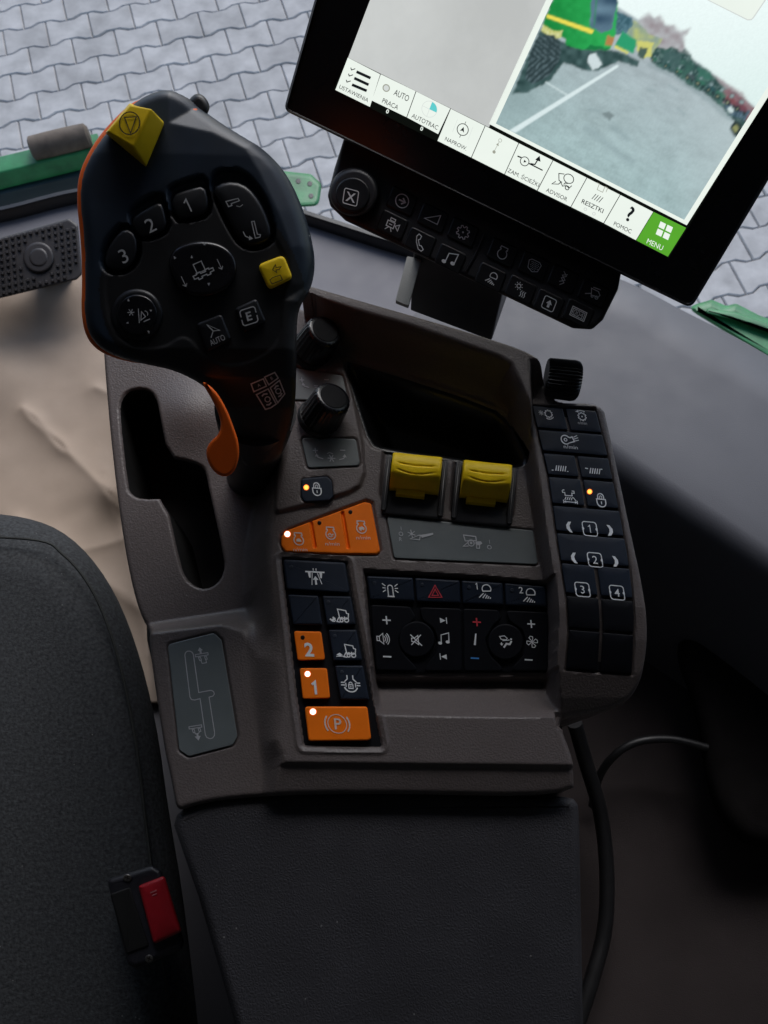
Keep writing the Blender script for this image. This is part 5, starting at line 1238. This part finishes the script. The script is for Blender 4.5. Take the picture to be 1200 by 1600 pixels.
es((671, 170.5), 13, [('c', arc(0, 0, .95, n=24), .05), ('l', [(-.95, 0), (.95, 0)], .05), ('l', [(0, -.95), (0, .95)], .05)], 'gl', 4); es((671, 170.5), 12, [('f', [(0, 0)]+arc(0, 0, 1, -90, 0, 8))], 'cy', 5)
et((664, 190), 7, 'AUTOTRAC', length=45)
es((723, 202.5), 9, [('c', arc(0, 0, 1, n=20), .13), ('f', [(-.4, .4), (0, -.5), (.4, .4), (0, .2)]), ('l', [(0, -1.05), (0, -1.5)], .1), ('l', [(0, 1.05), (0, 1.5)], .1)]); es((723, 202.5), 9, [('l', [(-1.5, -1.2), (-1.5, 1.2)], .05), ('l', [(1.5, -1.2), (1.5, 1.2)], .05)], 'gl')
et((712.5, 224.5), 6.2, 'NAPROW.', length=37)
es((776.5, 229), 12, [('c', arc(.1, -.9, .22, n=10), .06), ('l', [(.05, -.7), (-.1, .6)], .06), ('f', arc(-.1, .8, .22, n=10)), ('f', [(-.2, -.2), (.0, -.5), (.2, -.15)])], 'ln')
es((832, 253), 12, [('l', [(-2.1, -.0), (-1.55, .0)], .18), ('c', arc(-1.0, .3, .58, n=18), .1), ('f', [(-1.1, .1), (-.75, .3), (-1.1, .5)]), ('l', [(-.45, .35), (1.6, .55)], .16), ('l', [(-.2, .3), (.4, .2), (.6, -.6)], .16), ('f', [(.25, -.4), (.65, -1.1), (1.0, -.4)])], 'k', 4, b=((.93, .36), (-.3, .95)))
et((818, 277.5), 6.2, 'ZAM. ŚCIEŻKI', length=54)
es((882, 283), 14, [('l', [(-.2, .25), (-.6, .2), (-.9, -.5), (-.3, -.7)], .09), ('c', arc(.35, -.45, .58, n=16, ry=.5), .09), ('l', [(.2, .0), (.05, .35), (.45, .05)], .09), ('l', [(-.9, .45), (-1.2, .9), (-.5, .6), (-.35, .3), (.0, .6), (.4, .35), (.75, .5), (.95, .1)], .09), ('c', arc(.55, .55, .22, n=10), .09)])
et((870, 304), 6.4, 'ADVISOR', length=36)
es((938, 300), 12, [('l', [(-.9, -.9), (-.5, -.9), (-.5, -.1), (.3, -.1), (.3, -.9), (.7, -.9), (.7, -.3)], .08)], 'ln'); es((933, 309), 9, [('l', [(-.8+.45*i, .6), (-.4+.45*i, -.5)], .12) for i in range(4)])
et((926, 322), 6.8, 'RESZTKI', length=37, bold=.008); es((914.6, 327), 2.8, [('c', arc(0, 0, .8, n=10), .4)], 'gl'); es((928, 334), 2.8, [('c', arc(0, 0, .8, n=10), .4)], 'gl')
et((985, 334.5), 23, '?', bold=.018); et((973, 355.5), 6.5, 'POMOC', length=30)
for dx in (-1, 1):
    for dy in (-1, 1): es((1038+.5*12*(.9*dx-.36*dy), 360.5+.5*12*(.44*dx+.93*dy)), 5, [('f', [(-.95, -.95), (.95, -.95), (.95, .95), (-.95, .95)])], 'w')
et((1023.5, 382), 8, 'MENU', 'w', length=27)

# ================================================================== KEYPAD BAR BELOW THE MONITOR
KPD = thing('keypad_bar', 'black shortcut keypad bar with a dial mounted below the monitor', 'keypad', hz(740, 400, Z0+.02))
d0 = ray(740, 330); t0 = (MP.hit(740, 330)-CAM)[1]/d0[1]
kp0 = CAM+d0*(t0+.012)
ku = upv(R(20)); kn_ = np.cross(me_, ku); kn_ = kn_ if kn_[2] > 0 else -kn_
KP = PL(kp0, kn_)
KBM = mat('keypad_black', (.020, .020, .024), .4, .15, 1500, .15, 60)
KBK = mat('keypad_key', (.004, .004, .006), .35, .1, 2000, .15, 60)
kb = key('body', KP, [(541, 205), (523, 262), (512, 305), (516, 322), (540, 345), (700, 420), (895, 513), (925, 515), (942, 500), (966, 452), (975, 400)], -.016, 0, KBM, KPD, r=12, bev=.003, rings=4)
zk_ = lambda x, y: (510+x/2.553, 220+y/2.553)
tube([KP.hit(*zk_(632, 372), .0004), KP.hit(*zk_(600, 445), .0004), KP.hit(*zk_(558, 522), .0004)], .0009, KBM, 'divider', KPD, n=6)
kd = disc('dial', KP, (553, 300), 38, -.002, .010, KBM, KPD, bev=.003)
mb = MB()
for i in range(56):
    a = 2*math.pi*i/56; c = (553+37.6*math.cos(a), 300+37.6*math.sin(a)); u = np.array([-math.sin(a), math.cos(a)])*1.1
    nn = np.array([math.cos(a), math.sin(a)])*1.4
    P_ = [(c[0]-u[0], c[1]-u[1]), (c[0]+nn[0], c[1]+nn[1]), (c[0]+u[0], c[1]+u[1])]
    mb.add([KP.hit(x, y, h) for h in (0, .007) for x, y in P_], [[0, 1, 4, 3], [1, 2, 5, 4], [3, 4, 5]])
mb.build('knurling', KBM, kd, kind='stuff')
df = disc('dial_button', KP, (551, 304), 27, .009, .0112, KBK, kd, bev=.001)
sym(KP, (548, 308), 12.5, [('c', arc(-.7, -.7, .25, 180, 270, 4)+arc(.7, -.7, .25, 270, 360, 4)+arc(.7, .7, .25, 0, 90, 4)+arc(-.7, .7, .25, 90, 180, 4), .11)], PRINT, kd, ((.92, .25), (-.15, .98)), off=.0116)
text(KP, (548, 308), 14, 'X', PRINT, kd, ((.92, .25), (-.15, .98)), off=.0116, bold=.02)
KK = [((302, 240), 'arrow'), ((425, 308), 'tri'), ((545, 365), 'gear'), ((263, 335), 'cam'), ((375, 405), 'phone'), ((495, 470), 'note'), ((703, 447), 'eng'), ((828, 500), 'hex'), ((945, 550), 'dna'), ((1065, 607), 'comb'), ((655, 545), 'light'), ((775, 595), 'sun'), ((888, 650), 'up'), ((1005, 690), 'num')]
KS = {'arrow': [('c', arc(0, 0, .95, n=24), .14), ('l', [(-.5, 0), (.4, 0)], .22), ('l', [(0, -.45), (.48, 0), (0, .45)], .22)],
      'tri': [('c', [(-1.1, .55), (.9, -.8), (.9, .55)], .14)], 'gear': [('c', gear(8, .7, .95), .14), ('f', arc(0, 0, .15, n=8))],
      'cam': [('c', [(-.8, -.35), (.3, -.35), (.3, .45), (-.8, .45)], .14), ('c', [(-.5, -.85), (.2, -.85), (.2, -.5), (-.5, -.5)], .13), ('c', [(.45, .0), (1, -.4), (1, .5)], .13), ('l', [(-.4, .5), (-.8, 1)], .12), ('l', [(-.1, .5), (.2, 1)], .12), ('l', [(-.5, .05), (0, .05)], .12)],
      'phone': [('c', [(-.6, -1), (-.15, -.85), (-.2, -.35), (-.4, -.2), (.0, .45), (.3, .4), (.75, .75), (.55, 1.1), (.05, 1), (-.55, .2), (-.8, -.55)], .13)],
      'note': note, 'eng': engine([]), 'light': [(a[0], [(x*.85+.1, y*.85-.1) for x, y in a[1]]) + a[2:] for a in lightsym],
      'hex': [('c', [(-.95, -.5), (-.6, -.8), (.6, -.8), (.95, -.5), (.75, .5), (0, .85), (-.75, .5)], .1)]+[('f', arc(-.5+.25*i+(.12 if j % 2 else 0), -.5+.25*j, .07, n=6)) for i in range(5) for j in range(5) if abs(-.5+.25*i) < .75-.2*max(0, j-2)],
      'dna': [('l', [(-.3, -1), (.3, -.5), (-.3, 0), (.3, .5), (-.2, 1)], .12), ('l', [(.4, -.8), (-.3, -.4), (.3, .1), (-.4, .6)], .12)],
      'comb': [('c', [(-.5, -.5), (.6, -.5), (1, -.1), (.8, .35), (.3, .3), (-.2, .4), (-.3, 0)], .13), ('c', arc(.65, .4, .22, n=10), .12), ('l', [(-.3, .2), (-1.1, .6)], .14), ('l', [(-.3, -.75), (.8, -.85)], .14), ('c', arc(0, .5, .15, n=8), .12)],
      'sun': [('c', arc(-.45, -.4, .28, n=12), .12)]+[('l', [(-.45+.42*math.cos(R(a)), -.4+.42*math.sin(R(a))), (-.45+.6*math.cos(R(a)), -.4+.6*math.sin(R(a)))], .1) for a in range(0, 360, 45)]+[('l', [(.1+.3*i, .9), (.25+.3*i, .6), (.1+.3*i, .3), (.25+.3*i, 0)], .11) for i in range(3)],
      'up': [('c', arc(-.6, -.6, .3, 180, 270, 4)+arc(.6, -.6, .3, 270, 360, 4)+arc(.6, .6, .3, 0, 90, 4)+arc(-.6, .6, .3, 90, 180, 4), .12), ('f', [(-.45, .05), (0, -.55), (.45, .05), (.18, .05), (.18, .55), (-.18, .55), (-.18, .05)])],
      'num': [('c', [(-1.1, -.65), (1.1, -.65), (1.1, .65), (-1.1, .65)], .1), ('c', [(-.9, -.45), (.9, -.45), (.9, .45), (-.9, .45)], .08)]}
for (x, y), nm in KK:
    c = zk_(x, y)
    kk = key('key', KP, q4(c, 22, 17, BM), -.002, .0012, KBK, KPD, r=5, bev=.0008)
    sym(KP, c, 11, KS[nm], PRINT, kk, BM, wd=.13, off=.0015)
    if nm == 'num': text(KP, c, 8, '004', PRINTD, kk, BM, off=.0015)

# ================================================================== MONITOR ARM
ARM = thing('monitor_arm', 'black monitor support arm rising from the console front', 'support arm', hz(715, 500, Z0-.05))
def post(name, P, z0, z1, m, dy=0):
    V = [hz(x, y, Z0+z0) for x, y in P]; T_ = [v+np.array([0, dy, z1-z0]) for v in V]; N = len(P)
    return mk(name, V+T_, [[i, (i+1) % N, N+(i+1) % N, N+i] for i in range(N)]+[list(range(N))[::-1], list(range(N, 2*N))], m, ARM, 30)
post('post', fillet([(641, 484), (662, 400), (800, 440), (768, 532)], 4), -.10, .03, BLACK)
post('pale_strip', fillet([(618, 474), (636, 405), (658, 410), (638, 482)], 2), -.03, -.026, mat('pale_grey_plastic', (.17, .18, .17), .5, .2, 900, .1, 30))
